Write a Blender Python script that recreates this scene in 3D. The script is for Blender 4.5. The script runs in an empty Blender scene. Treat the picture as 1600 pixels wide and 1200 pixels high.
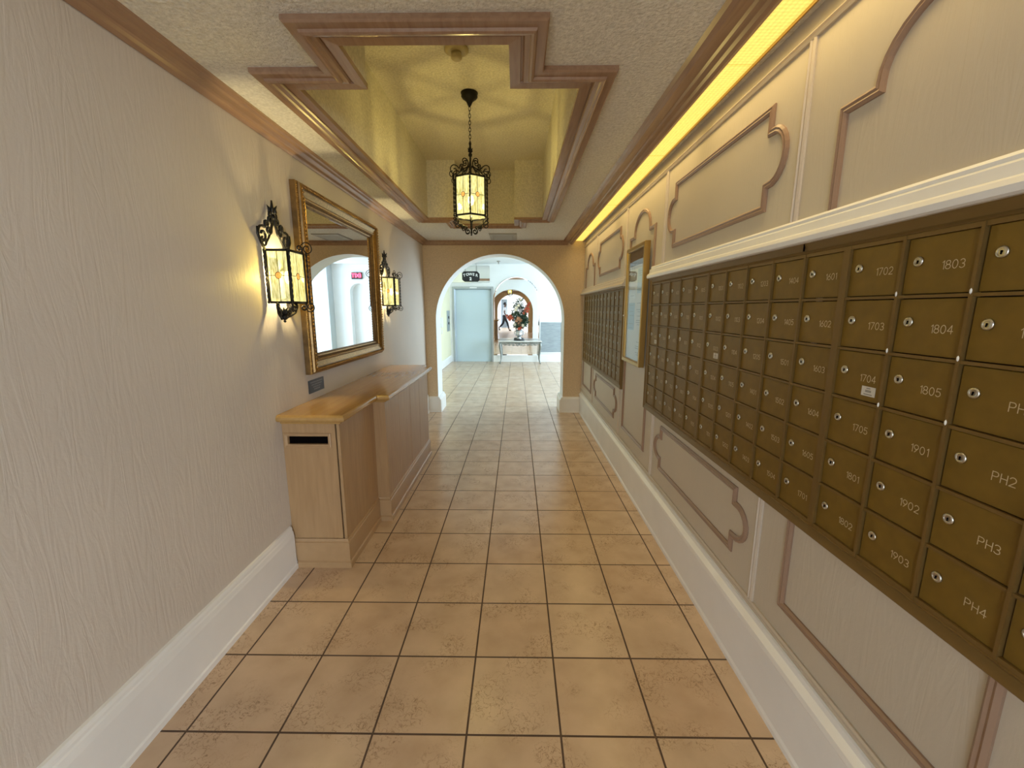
import bpy, bmesh, math, random
from mathutils import Vector, Matrix
from math import sin, cos, pi, radians, sqrt, atan2

S = bpy.context.scene
COL = S.collection
random.seed(7)

# ------------------------------------------------------------------ camera
F_PX, PITCH, YAW, ROLL = 647.0, 0.17853, -0.01136, 0.00088
f = Vector((sin(YAW) * cos(PITCH), cos(YAW) * cos(PITCH), -sin(PITCH)))
r0 = Vector((cos(YAW), -sin(YAW), 0)); u0 = r0.cross(f)
rr = r0 * cos(ROLL) + u0 * sin(ROLL); uu = -r0 * sin(ROLL) + u0 * cos(ROLL)
cd = bpy.data.cameras.new('camera'); cam = bpy.data.objects.new('camera', cd); COL.objects.link(cam)
cd.sensor_width = 36.0; cd.lens = 36.0 * F_PX / 1600.0; cd.clip_start = 0.02; cd.clip_end = 200
cam.matrix_world = Matrix(((rr.x, uu.x, -f.x, 0), (rr.y, uu.y, -f.y, 0), (rr.z, uu.z, -f.z, 1.5), (0, 0, 0, 1)))
S.camera = cam

# ------------------------------------------------------------------ world, daylight, exposure
W = bpy.data.worlds.new('world'); S.world = W; W.use_nodes = True
W.node_tree.nodes['Background'].inputs['Color'].default_value = (0.62, 0.80, 1.0, 1)
W.node_tree.nodes['Background'].inputs['Strength'].default_value = 1.2
vs = S.view_settings
vs.view_transform = 'Standard'; vs.look = 'None'; vs.exposure = 0.87; vs.gamma = 1.0; vs.use_curve_mapping = False
S.cycles.max_bounces = 10; S.cycles.diffuse_bounces = 5; S.cycles.glossy_bounces = 5
S.cycles.transparent_max_bounces = 10; S.cycles.sample_clamp_indirect = 6.0
S.cycles.caustics_reflective = False; S.cycles.caustics_refractive = False
S.cycles.use_denoising = True

def area(name, loc, direction, sx, sy, power, color):
    d = bpy.data.lights.new(name, 'AREA'); d.shape = 'RECTANGLE'; d.size = sx; d.size_y = sy
    d.energy = power; d.color = color
    o = bpy.data.objects.new(name, d); COL.objects.link(o); o.location = loc
    o.rotation_euler = Vector(direction).to_track_quat('-Z', 'Y').to_euler()
    return o
DAY = (0.66, 0.87, 1.0)
# daylight outside the windows of the lobby (right wall) and of the entrance hall (rear wall)
area('daylight_lobby', (4.62, 9.15, 1.45), (-1, 0, -0.05), 4.6, 2.3, 270, DAY)
area('daylight_entrance_right', (2.45, -7.1, 1.4), (0, 1, 0), 2.3, 2.3, 300, (0.78, 0.89, 1.0))
area('daylight_entrance_left', (-2.85, -7.1, 1.4), (0, 1, 0), 1.7, 2.3, 195, (0.78, 0.89, 1.0))
LAMP_COL = (1.0, 0.78, 0.36)
PENDANT_W, SCONCE_W, STRIP_E, STRIP_W = 19, 9.5, 1.5, 3.6

# ------------------------------------------------------------------ materials
def nodes_of(name):
    m = bpy.data.materials.new(name); m.use_nodes = True
    nt = m.node_tree; return m, nt, nt.nodes['Principled BSDF'], nt.nodes['Material Output']
def mat(name, col, rough=0.6, metal=0.0, var=0.0, vscale=6.0, bump=0.0, bscale=60.0, stretch=(1, 1, 1), spec=0.4,
        detail=4.0, bdist=0.002, col2=None, coat=0.0):
    m, nt, p, out = nodes_of(name)
    p.inputs['Base Color'].default_value = (*col, 1)
    p.inputs['Roughness'].default_value = rough; p.inputs['Metallic'].default_value = metal
    p.inputs['Specular IOR Level'].default_value = spec
    p.inputs['Coat Weight'].default_value = coat; p.inputs['Coat Roughness'].default_value = 0.15
    if var or bump:
        tc = nt.nodes.new('ShaderNodeNewGeometry')
        mp = nt.nodes.new('ShaderNodeMapping'); mp.inputs['Scale'].default_value = stretch
        nt.links.new(tc.outputs['Position'], mp.inputs['Vector'])
    if var:
        n = nt.nodes.new('ShaderNodeTexNoise'); n.inputs['Scale'].default_value = vscale; n.inputs['Detail'].default_value = detail
        nt.links.new(mp.outputs[0], n.inputs['Vector'])
        rp = nt.nodes.new('ShaderNodeValToRGB')
        c2 = col2 if col2 else tuple(c * (1 - var) for c in col)
        rp.color_ramp.elements[0].position = 0.3; rp.color_ramp.elements[0].color = (*c2, 1)
        rp.color_ramp.elements[1].position = 0.7; rp.color_ramp.elements[1].color = (*(min(1, c * (1 + (var if not col2 else 0) * .4)) for c in col), 1)
        nt.links.new(n.outputs['Fac'], rp.inputs['Fac']); nt.links.new(rp.outputs['Color'], p.inputs['Base Color'])
    if bump:
        n2 = nt.nodes.new('ShaderNodeTexNoise'); n2.inputs['Scale'].default_value = bscale; n2.inputs['Detail'].default_value = 3
        nt.links.new(mp.outputs[0], n2.inputs['Vector'])
        b = nt.nodes.new('ShaderNodeBump'); b.inputs['Strength'].default_value = bump; b.inputs['Distance'].default_value = bdist
        nt.links.new(n2.outputs['Fac'], b.inputs['Height']); nt.links.new(b.outputs[0], p.inputs['Normal'])
    return m

def wood(name, c1, c2, rough=0.35, axis='Z', scale=1.0, coat=0.0):
    m, nt, p, out = nodes_of(name)
    tc = nt.nodes.new('ShaderNodeNewGeometry'); mp = nt.nodes.new('ShaderNodeMapping')
    st = {'X': (1.2, 14, 14), 'Y': (14, 1.2, 14), 'Z': (14, 14, 1.2)}[axis]
    mp.inputs['Scale'].default_value = tuple(s * scale for s in st)
    n = nt.nodes.new('ShaderNodeTexNoise'); n.inputs['Scale'].default_value = 3.0; n.inputs['Detail'].default_value = 6; n.inputs['Distortion'].default_value = 0.6
    rp = nt.nodes.new('ShaderNodeValToRGB')
    rp.color_ramp.elements[0].position = 0.25; rp.color_ramp.elements[0].color = (*c2, 1)
    rp.color_ramp.elements[1].position = 0.72; rp.color_ramp.elements[1].color = (*c1, 1)
    nt.links.new(tc.outputs['Position'], mp.inputs['Vector']); nt.links.new(mp.outputs[0], n.inputs['Vector'])
    nt.links.new(n.outputs['Fac'], rp.inputs['Fac']); nt.links.new(rp.outputs[0], p.inputs['Base Color'])
    p.inputs['Roughness'].default_value = rough; p.inputs['Coat Weight'].default_value = coat; p.inputs['Coat Roughness'].default_value = 0.1
    b = nt.nodes.new('ShaderNodeBump'); b.inputs['Strength'].default_value = 0.15; b.inputs['Distance'].default_value = 0.001
    nt.links.new(n.outputs['Fac'], b.inputs['Height']); nt.links.new(b.outputs[0], p.inputs['Normal'])
    return m

def troweled(name, col, rough, strength):
    # plaster with long upright trowel strokes in relief
    m, nt, p, out = nodes_of(name)
    p.inputs['Roughness'].default_value = rough
    tc = nt.nodes.new('ShaderNodeNewGeometry')
    mp = nt.nodes.new('ShaderNodeMapping'); mp.inputs['Scale'].default_value = (4, 8, 1.1)
    nt.links.new(tc.outputs['Position'], mp.inputs['Vector'])
    n = nt.nodes.new('ShaderNodeTexNoise'); n.inputs['Scale'].default_value = 2.2; n.inputs['Detail'].default_value = 5; n.inputs['Distortion'].default_value = 1.2
    nt.links.new(mp.outputs[0], n.inputs['Vector'])
    mr = nt.nodes.new('ShaderNodeMath'); mr.operation = 'PINGPONG'; mr.inputs[1].default_value = 0.11
    nt.links.new(n.outputs['Fac'], mr.inputs[0])
    n2 = nt.nodes.new('ShaderNodeTexNoise'); n2.inputs['Scale'].default_value = 140; n2.inputs['Detail'].default_value = 2
    nt.links.new(tc.outputs['Position'], n2.inputs['Vector'])
    ma = nt.nodes.new('ShaderNodeMath'); ma.operation = 'MULTIPLY_ADD'; ma.inputs[1].default_value = 6.0
    ml = nt.nodes.new('ShaderNodeMath'); ml.operation = 'MULTIPLY'; ml.inputs[1].default_value = 0.35
    nt.links.new(n2.outputs['Fac'], ml.inputs[0]); nt.links.new(mr.outputs[0], ma.inputs[0]); nt.links.new(ml.outputs[0], ma.inputs[2])
    b = nt.nodes.new('ShaderNodeBump'); b.inputs['Strength'].default_value = strength; b.inputs['Distance'].default_value = 0.003
    nt.links.new(ma.outputs[0], b.inputs['Height']); nt.links.new(b.outputs[0], p.inputs['Normal'])
    n3 = nt.nodes.new('ShaderNodeTexNoise'); n3.inputs['Scale'].default_value = 1.6; n3.inputs['Detail'].default_value = 3
    nt.links.new(tc.outputs['Position'], n3.inputs['Vector'])
    rp = nt.nodes.new('ShaderNodeValToRGB')
    rp.color_ramp.elements[0].position = .3; rp.color_ramp.elements[0].color = (*(c * .93 for c in col), 1)
    rp.color_ramp.elements[1].position = .7; rp.color_ramp.elements[1].color = (*col, 1)
    nt.links.new(n3.outputs['Fac'], rp.inputs['Fac']); nt.links.new(rp.outputs[0], p.inputs['Base Color'])
    return m

TS, TX, TY = 0.33767, -0.17559, 1.2343     # tile size and grid origin
def tile_mat():
    m, nt, p, out = nodes_of('floor_tiles')
    tc = nt.nodes.new('ShaderNodeNewGeometry'); mp = nt.nodes.new('ShaderNodeMapping')
    mp.vector_type = 'POINT'; mp.inputs['Location'].default_value = (-TX + 40 * TS, -TY + 40 * TS, 0)
    nt.links.new(tc.outputs['Position'], mp.inputs['Vector'])
    br = nt.nodes.new('ShaderNodeTexBrick'); br.offset = 0; br.squash = 1
    br.inputs['Scale'].default_value = 1.0; br.inputs['Brick Width'].default_value = TS; br.inputs['Row Height'].default_value = TS
    br.inputs['Mortar Size'].default_value = 0.0042; br.inputs['Mortar Smooth'].default_value = 0.2; br.inputs['Bias'].default_value = 0
    br.inputs['Color1'].default_value = (0.61, 0.46, 0.325, 1); br.inputs['Color2'].default_value = (0.575, 0.415, 0.285, 1)
    br.inputs['Mortar'].default_value = (0.085, 0.052, 0.034, 1)
    nt.links.new(mp.outputs[0], br.inputs['Vector'])
    # cloudy mottling and small brown veins
    n1 = nt.nodes.new('ShaderNodeTexNoise'); n1.inputs['Scale'].default_value = 7; n1.inputs['Detail'].default_value = 6
    n2 = nt.nodes.new('ShaderNodeTexNoise'); n2.inputs['Scale'].default_value = 42; n2.inputs['Detail'].default_value = 5; n2.inputs['Distortion'].default_value = 0.8
    n3 = nt.nodes.new('ShaderNodeTexNoise'); n3.inputs['Scale'].default_value = 5; n3.inputs['Detail'].default_value = 2
    for n in (n1, n2, n3): nt.links.new(tc.outputs['Position'], n.inputs['Vector'])
    r1 = nt.nodes.new('ShaderNodeValToRGB'); r1.color_ramp.elements[0].position = .3; r1.color_ramp.elements[0].color = (.89, .87, .85, 1)
    r1.color_ramp.elements[1].position = .7; r1.color_ramp.elements[1].color = (1.08, 1.08, 1.08, 1)
    nt.links.new(n1.outputs['Fac'], r1.inputs['Fac'])
    mx = nt.nodes.new('ShaderNodeMix'); mx.data_type = 'RGBA'; mx.blend_type = 'MULTIPLY'; mx.inputs['Factor'].default_value = 1
    nt.links.new(br.outputs['Color'], mx.inputs['A']); nt.links.new(r1.outputs[0], mx.inputs['B'])
    r2 = nt.nodes.new('ShaderNodeValToRGB')
    e = r2.color_ramp.elements; e[0].position = .478; e[0].color = (0, 0, 0, 1); e[1].position = .50; e[1].color = (1, 1, 1, 1)
    e2 = r2.color_ramp.elements.new(.522); e2.color = (0, 0, 0, 1)
    nt.links.new(n2.outputs['Fac'], r2.inputs['Fac'])
    r3 = nt.nodes.new('ShaderNodeValToRGB'); r3.color_ramp.elements[0].position = .48; r3.color_ramp.elements[1].position = .60
    nt.links.new(n3.outputs['Fac'], r3.inputs['Fac'])
    mu = nt.nodes.new('ShaderNodeMath'); mu.operation = 'MULTIPLY'; nt.links.new(r2.outputs[0], mu.inputs[0]); nt.links.new(r3.outputs[0], mu.inputs[1])
    mv = nt.nodes.new('ShaderNodeMath'); mv.operation = 'MULTIPLY'; mv.inputs[1].default_value = .8; nt.links.new(mu.outputs[0], mv.inputs[0])
    m2 = nt.nodes.new('ShaderNodeMix'); m2.data_type = 'RGBA'; m2.inputs['B'].default_value = (.19, .11, .06, 1)
    nt.links.new(mv.outputs[0], m2.inputs['Factor']); nt.links.new(mx.outputs['Result'], m2.inputs['A'])
    nt.links.new(m2.outputs['Result'], p.inputs['Base Color'])
    rg = nt.nodes.new('ShaderNodeMapRange'); rg.inputs['To Min'].default_value = .27; rg.inputs['To Max'].default_value = .8
    nt.links.new(br.outputs['Fac'], rg.inputs['Value']); nt.links.new(rg.outputs[0], p.inputs['Roughness'])
    inv = nt.nodes.new('ShaderNodeMath'); inv.operation = 'MULTIPLY_ADD'; inv.inputs[1].default_value = -1; inv.inputs[2].default_value = 1
    nt.links.new(br.outputs['Fac'], inv.inputs[0])
    ad = nt.nodes.new('ShaderNodeMath'); ad.operation = 'MULTIPLY_ADD'; ad.inputs[1].default_value = .12
    nt.links.new(n1.outputs['Fac'], ad.inputs[0]); nt.links.new(inv.outputs[0], ad.inputs[2])
    b = nt.nodes.new('ShaderNodeBump'); b.inputs['Strength'].default_value = .5; b.inputs['Distance'].default_value = .002
    nt.links.new(ad.outputs[0], b.inputs['Height']); nt.links.new(b.outputs[0], p.inputs['Normal'])
    p.inputs['Specular IOR Level'].default_value = .55
    return m

def mirror_mat(name, c=.9):
    m, nt, p, out = nodes_of(name)
    g = nt.nodes.new('ShaderNodeBsdfGlossy'); g.inputs['Roughness'].default_value = 0.0; g.inputs['Color'].default_value = (c, c, c, 1)
    nt.links.new(g.outputs[0], out.inputs['Surface']); return m

def clear_glass(name, tint=(1, 1, 1), boost=1.0):
    m, nt, p, out = nodes_of(name)
    t = nt.nodes.new('ShaderNodeBsdfTransparent'); t.inputs['Color'].default_value = (*tint, 1)
    g = nt.nodes.new('ShaderNodeBsdfGlossy'); g.inputs['Roughness'].default_value = 0.01
    ge = nt.nodes.new('ShaderNodeNewGeometry'); io = nt.nodes.new('ShaderNodeMapRange')
    io.inputs['To Min'].default_value = 1.5; io.inputs['To Max'].default_value = 1 / 1.5
    nt.links.new(ge.outputs['Backfacing'], io.inputs['Value'])
    fr = nt.nodes.new('ShaderNodeFresnel'); nt.links.new(io.outputs[0], fr.inputs['IOR'])
    mu = nt.nodes.new('ShaderNodeMath'); mu.operation = 'MULTIPLY'; mu.inputs[1].default_value = boost; mu.use_clamp = True
    mx = nt.nodes.new('ShaderNodeMixShader')
    nt.links.new(fr.outputs[0], mu.inputs[0]); nt.links.new(mu.outputs[0], mx.inputs[0]); nt.links.new(t.outputs[0], mx.inputs[1]); nt.links.new(g.outputs[0], mx.inputs[2])
    nt.links.new(mx.outputs[0], out.inputs['Surface']); return m

def emit(name, col, strength):
    m, nt, p, out = nodes_of(name)
    e = nt.nodes.new('ShaderNodeEmission'); e.inputs['Color'].default_value = (*col, 1); e.inputs['Strength'].default_value = strength
    nt.links.new(e.outputs[0], out.inputs['Surface']); return m

def stained_glass(name, ca, cb, emission, through):
    # streaky glass lit by the bulb behind it; part of the light passes straight through
    m, nt, p, out = nodes_of(name)
    tc = nt.nodes.new('ShaderNodeNewGeometry'); mp = nt.nodes.new('ShaderNodeMapping'); mp.inputs['Scale'].default_value = (40, 40, 9)
    mp.inputs['Rotation'].default_value = (.2, .15, 0)
    n = nt.nodes.new('ShaderNodeTexNoise'); n.inputs['Scale'].default_value = 2; n.inputs['Detail'].default_value = 4; n.inputs['Distortion'].default_value = 1.0
    nt.links.new(tc.outputs['Position'], mp.inputs['Vector']); nt.links.new(mp.outputs[0], n.inputs['Vector'])
    rp = nt.nodes.new('ShaderNodeValToRGB'); rp.color_ramp.elements[0].position = .35; rp.color_ramp.elements[0].color = (*ca, 1)
    rp.color_ramp.elements[1].position = .6; rp.color_ramp.elements[1].color = (*cb, 1)
    nt.links.new(n.outputs['Fac'], rp.inputs['Fac'])
    e = nt.nodes.new('ShaderNodeEmission'); e.inputs['Strength'].default_value = emission; nt.links.new(rp.outputs[0], e.inputs['Color'])
    t = nt.nodes.new('ShaderNodeBsdfTransparent'); t.inputs['Color'].default_value = (*[min(1, c * 1.05) for c in cb], 1)
    mx = nt.nodes.new('ShaderNodeMixShader'); mx.inputs[0].default_value = through
    nt.links.new(e.outputs[0], mx.inputs[1]); nt.links.new(t.outputs[0], mx.inputs[2])
    gl = nt.nodes.new('ShaderNodeBsdfGlossy'); gl.inputs['Roughness'].default_value = .1
    m2 = nt.nodes.new('ShaderNodeMixShader'); m2.inputs[0].default_value = .04
    nt.links.new(mx.outputs[0], m2.inputs[1]); nt.links.new(gl.outputs[0], m2.inputs[2]); nt.links.new(m2.outputs[0], out.inputs['Surface'])
    m.cycles.emission_sampling = 'NONE'
    return m

def honeycomb_light(name, strength):
    m, nt, p, out = nodes_of(name)
    tc = nt.nodes.new('ShaderNodeNewGeometry'); mp = nt.nodes.new('ShaderNodeMapping'); mp.inputs['Scale'].default_value = (50, 50, 50)
    nt.links.new(tc.outputs['Position'], mp.inputs['Vector'])
    v = nt.nodes.new('ShaderNodeTexVoronoi'); v.inputs['Randomness'].default_value = 0.0; v.inputs['Scale'].default_value = 1.2
    nt.links.new(mp.outputs[0], v.inputs['Vector'])
    rp = nt.nodes.new('ShaderNodeValToRGB'); rp.color_ramp.elements[0].position = .2; rp.color_ramp.elements[0].color = (1.0, .72, .17, 1)
    rp.color_ramp.elements[1].position = .75; rp.color_ramp.elements[1].color = (.60, .38, .06, 1)
    nt.links.new(v.outputs['Distance'], rp.inputs['Fac'])
    e = nt.nodes.new('ShaderNodeEmission'); e.inputs['Strength'].default_value = strength; nt.links.new(rp.outputs[0], e.inputs['Color'])
    t = nt.nodes.new('ShaderNodeBsdfTransparent'); mx = nt.nodes.new('ShaderNodeMixShader'); mx.inputs[0].default_value = .5
    nt.links.new(e.outputs[0], mx.inputs[1]); nt.links.new(t.outputs[0], mx.inputs[2])
    nt.links.new(mx.outputs[0], out.inputs['Surface']); return m

M = {}
M['tile'] = tile_mat()
M['plaster'] = troweled('cream_troweled_plaster', (0.64, 0.575, 0.50), .5, .24)
M['panelwall'] = troweled('beige_panel_paint', (0.585, 0.515, 0.41), .45, .16)
M['tan'] = mat('tan_stippled_plaster', (0.68, 0.53, 0.35), .8, var=.12, vscale=60, bump=.5, bscale=110, bdist=.003)
M['white'] = mat('white_plaster', (0.80, 0.82, 0.82), .7, var=.03, vscale=3, bump=.3, bscale=90, bdist=.002)
M['yellowwall'] = mat('pale_yellow_wallpaper', (0.74, 0.70, 0.50), .7, bump=.2, bscale=80)
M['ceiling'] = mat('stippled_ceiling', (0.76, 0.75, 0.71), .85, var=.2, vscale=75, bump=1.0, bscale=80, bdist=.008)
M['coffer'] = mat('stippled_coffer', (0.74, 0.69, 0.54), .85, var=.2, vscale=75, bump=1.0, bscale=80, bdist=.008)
M['lobbyceil'] = mat('white_lobby_ceiling', (0.78, 0.84, 0.88), .85, bump=.2, bscale=90)
M['whitetrim'] = mat('white_gloss_trim', (0.84, 0.83, 0.80), .32, var=.04, vscale=5)
M['creamtrim'] = mat('cream_gloss_trim', (0.58, 0.50, 0.40), .45)
M['browntrim'] = wood('pinkish_brown_varnished_trim', (0.37, 0.235, 0.150), (0.27, 0.160, 0.10), .26, 'Y')
M['paneltrim'] = mat('mauve_brown_panel_moulding', (0.31, 0.20, 0.135), .35)
M['oak'] = wood('pickled_oak', (0.42, 0.265, 0.130), (0.34, 0.205, 0.098), .33, 'Z')
M['oaktop'] = wood('varnished_oak_top', (0.45, 0.27, 0.085), (0.38, 0.215, 0.065), .14, 'Y')
M['oaktrim'] = wood('pickled_oak_edge', (0.43, 0.275, 0.14), (0.38, 0.24, 0.12), .28, 'Y', .35)
M['bronze'] = mat('bronze_mailbox_metal', (0.19, 0.110, 0.014), .5, .15, var=.12, vscale=25)
M['bronzeframe'] = mat('bronze_mailbox_frame', (0.18, 0.108, 0.03), .5, .3)
M['black'] = mat('black_void', (0.004, 0.003, 0.003), 1.0, spec=0.0)
M['iron'] = mat('black_wrought_iron', (0.018, 0.017, 0.016), .45, .6)
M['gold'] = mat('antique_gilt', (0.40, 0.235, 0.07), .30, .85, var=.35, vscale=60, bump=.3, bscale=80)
M['darkgold'] = mat('dark_gilt', (0.20, 0.12, 0.045), .4, .7, var=.3, vscale=30)
M['mirror'] = mirror_mat('mirror_glass', .88)
M['chrome'] = mat('nickel_lock', (0.62, 0.60, 0.55), .28, 1.0)
M['engrave'] = mat('engraved_number_paint', (0.62, 0.50, 0.30), .6)
M['sticker'] = mat('white_paper_sticker', (0.62, 0.58, 0.50), .6)
M['stickerink'] = mat('grey_sticker_print', (0.22, 0.20, 0.17), .6)
M['brass'] = mat('brass_case', (0.42, 0.27, 0.08), .35, .75)
M['steel'] = mat('brushed_steel', (0.45, 0.49, 0.52), .35, .8)
M['elevator'] = mat('pale_blue_grey_door_paint', (0.56, 0.68, 0.74), .5)
M['doorgrey'] = mat('grey_door_paint', (0.28, 0.34, 0.38), .5)
M['paper'] = mat('white_paper', (0.74, 0.76, 0.78), .7)
M['paperblue'] = mat('pale_blue_paper', (0.42, 0.55, 0.68), .7)
M['papergrey'] = mat('grey_print', (0.30, 0.34, 0.38), .7)
M['felt'] = mat('dark_notice_board_header', (0.12, 0.08, 0.06), .8)
M['glass'] = clear_glass('case_glass', boost=1.5)
M['windowglass'] = clear_glass('window_glass')
M['paneglass'] = stained_glass('lit_streaky_glass', (0.50, 0.44, 0.12), (0.95, 0.88, 0.42), .85, .36)
M['jewel'] = stained_glass('lit_orange_jewel', (0.85, 0.22, 0.03), (1.0, 0.42, 0.10), 1.0, .15)
M['bulb'] = emit('glowing_bulb', (1.0, 0.86, 0.5), 30)
_nt = M['bulb'].node_tree; _t = _nt.nodes.new('ShaderNodeBsdfTransparent'); _mx = _nt.nodes.new('ShaderNodeMixShader'); _mx.inputs[0].default_value = .8
_nt.links.new(_nt.nodes['Emission'].outputs[0], _mx.inputs[1]); _nt.links.new(_t.outputs[0], _mx.inputs[2]); _nt.links.new(_mx.outputs[0], _nt.nodes['Material Output'].inputs['Surface'])
M['bulb'].cycles.emission_sampling = 'NONE'
M['strip'] = honeycomb_light('honeycomb_diffuser', STRIP_E)
M['exitred'] = emit('lit_red_exit_letters', (1.0, .03, .06), 9)
M['plastic'] = mat('white_plastic', (0.75, 0.75, 0.72), .4)
M['beigeplastic'] = mat('yellowed_plastic', (0.50, 0.42, 0.22), .45)
M['ventgrey'] = mat('grey_vent_metal', (0.36, 0.35, 0.33), .5, .3)
M['plaque'] = mat('black_plaque', (0.035, 0.033, 0.035), .35)
M['plaquetext'] = mat('plaque_lettering', (0.26, 0.25, 0.24), .5)
M['signblack'] = mat('black_sign_enamel', (0.015, 0.015, 0.017), .35)
M['signwhite'] = mat('white_sign_letters', (0.85, 0.86, 0.86), .5)
M['greypanel'] = mat('grey_grasscloth', (0.33, 0.37, 0.39), .8, var=.3, vscale=6, stretch=(1, 1, 22), bump=.3, bscale=20)
M['silver'] = mat('antique_silver_leaf', (0.26, 0.27, 0.25), .4, .6, var=.4, vscale=40)
M['marble'] = mat('white_marble', (0.74, 0.73, 0.68), .2, var=.12, vscale=8)
M['vase'] = mat('pewter_vase', (0.55, 0.56, 0.57), .25, .9)
M['orange'] = mat('orange_petals', (0.62, 0.13, 0.06), .6, var=.4, vscale=40)
M['cream'] = mat('cream_petals', (0.80, 0.72, 0.55), .6)
M['peach'] = mat('peach_petals', (0.55, 0.28, 0.15), .6, var=.5, vscale=50)
M['leaf'] = mat('dark_green_leaves', (0.035, 0.07, 0.035), .55, var=.5, vscale=20)
M['skin'] = mat('brown_skin', (0.13, 0.07, 0.045), .5)
M['hair'] = mat('black_hair', (0.012, 0.010, 0.009), .6)
M['shirt'] = mat('white_cotton', (0.62, 0.65, 0.68), .8)
M['trousers'] = mat('black_trousers', (0.015, 0.015, 0.018), .8)
M['shoe'] = mat('black_shoe_leather', (0.02, 0.018, 0.016), .4)

# ------------------------------------------------------------------ mesh helpers
class MB:
    def __init__(s): s.bm = bmesh.new(); s.mats = []
    def mi(s, m):
        if m not in s.mats: s.mats.append(m)
        return s.mats.index(m)
    def faces(s, vs, fs, m=None, smooth=False):
        v = [s.bm.verts.new(p) for p in vs]; k = s.mi(m) if m else 0; out = []
        for f_ in fs:
            try:
                fc = s.bm.faces.new([v[i] for i in f_]); fc.material_index = k; fc.smooth = smooth; out.append(fc)
            except ValueError: pass
        return out
    def box(s, x0, x1, y0, y1, z0, z1, m=None):
        vs = [(x, y, z) for z in (z0, z1) for y in (y0, y1) for x in (x0, x1)]
        s.faces(vs, [(0, 2, 3, 1), (4, 5, 7, 6), (0, 1, 5, 4), (2, 6, 7, 3), (0, 4, 6, 2), (1, 3, 7, 5)], m)
    def obox(s, mtx, sx, sy, sz, m=None):
        vs = [mtx @ Vector((x * sx / 2, y * sy / 2, z * sz / 2)) for z in (-1, 1) for y in (-1, 1) for x in (-1, 1)]
        s.faces(vs, [(0, 2, 3, 1), (4, 5, 7, 6), (0, 1, 5, 4), (2, 6, 7, 3), (0, 4, 6, 2), (1, 3, 7, 5)], m)
    def prism(s, pts, fn, h0, h1, m=None, mside=None, msides=None):
        n = len(pts); a = [s.bm.verts.new(fn(x, y, h0)) for x, y in pts]; b = [s.bm.verts.new(fn(x, y, h1)) for x, y in pts]
        k = s.mi(m) if m else 0
        f1 = s.bm.faces.new(a[::-1]); f1.material_index = k
        f2 = s.bm.faces.new(b); f2.material_index = s.mi(mside) if mside else k
        for i in range(n):
            q = s.bm.faces.new((a[i], a[(i + 1) % n], b[(i + 1) % n], b[i]))
            q.material_index = s.mi(msides(i)) if msides else k
        f1.normal_update(); f2.normal_update(); bmesh.ops.triangulate(s.bm, faces=[f1, f2])
    def tube(s, pts, r, seg=6, m=None, closed=False):
        pts = [Vector(p) for p in pts]; n = len(pts)
        rad = r if isinstance(r, (list, tuple)) else [r] * n
        rings = []; prev = None
        for i, p in enumerate(pts):
            if closed: t = pts[(i + 1) % n] - pts[i - 1]
            else: t = (pts[min(i + 1, n - 1)] - pts[max(i - 1, 0)])
            if t.length < 1e-9: t = Vector((0, 0, 1))
            t.normalize()
            if prev is None:
                a = t.orthogonal().normalized()
            else:
                a = prev - t * prev.dot(t)
                a = a.normalized() if a.length > 1e-6 else t.orthogonal().normalized()
            prev = a; b = t.cross(a)
            rings.append([s.bm.verts.new(p + (a * cos(2 * pi * j / seg) + b * sin(2 * pi * j / seg)) * rad[i]) for j in range(seg)])
        k = s.mi(m) if m else 0
        for i in range(n if closed else n - 1):
            A, B = rings[i], rings[(i + 1) % n]
            for j in range(seg):
                fc = s.bm.faces.new((A[j], A[(j + 1) % seg], B[(j + 1) % seg], B[j])); fc.smooth = True; fc.material_index = k
        if not closed:
            for q in (s.bm.faces.new(rings[0][::-1]), s.bm.faces.new(rings[-1])): q.material_index = k
    def lathe(s, prof, c, seg=16, m=None, mtx=None, smooth=True):
        c = Vector(c); rings = []
        for r_, z in prof:
            ring = []
            for j in range(seg):
                v = Vector((r_ * cos(2 * pi * j / seg), r_ * sin(2 * pi * j / seg), z))
                if mtx: v = mtx @ v
                ring.append(s.bm.verts.new(c + v))
            rings.append(ring)
        k = s.mi(m) if m else 0
        for A, B in zip(rings, rings[1:]):
            for j in range(seg):
                fc = s.bm.faces.new((A[j], A[(j + 1) % seg], B[(j + 1) % seg], B[j])); fc.smooth = smooth; fc.material_index = k
        for q in (s.bm.faces.new(rings[0][::-1]), s.bm.faces.new(rings[-1])): q.material_index = k
    def ball(s, c, r, m=None, sub=2, scale=(1, 1, 1)):
        res = bmesh.ops.create_icosphere(s.bm, subdivisions=sub, radius=r)
        k = s.mi(m) if m else 0
        for v in res['verts']:
            v.co = Vector((v.co.x * scale[0], v.co.y * scale[1], v.co.z * scale[2])) + Vector(c)
            for fc in v.link_faces: fc.smooth = True; fc.material_index = k
    def mould(s, path, fn, prof, closed=False, m=None, caps=True, fill=False, msegs=None):
        # path: 2D points; fn(a, b, h) -> 3D; prof: [(u, h)], u to the left of travel
        n = len(path); P = [Vector(p) for p in path]; rings = []
        for i in range(n):
            dn = (P[(i + 1) % n] - P[i]) if (closed or i < n - 1) else None
            dp = (P[i] - P[i - 1]) if (closed or i > 0) else None
            if dn is None: dn = dp
            if dp is None: dp = dn
            a = Vector((-dp.y, dp.x)).normalized(); b = Vector((-dn.y, dn.x)).normalized()
            mt = (a + b) / max(0.15, 1 + a.dot(b))
            rings.append([s.bm.verts.new(fn(P[i].x + mt.x * u, P[i].y + mt.y * u, h)) for u, h in prof])
        k = s.mi(m) if m else 0
        for i in range(n if closed else n - 1):
            A, B = rings[i], rings[(i + 1) % n]
            for j in range(len(prof) - 1):
                fc = s.bm.faces.new((A[j], A[j + 1], B[j + 1], B[j])); fc.material_index = s.mi(msegs(j)) if msegs else k
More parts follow.
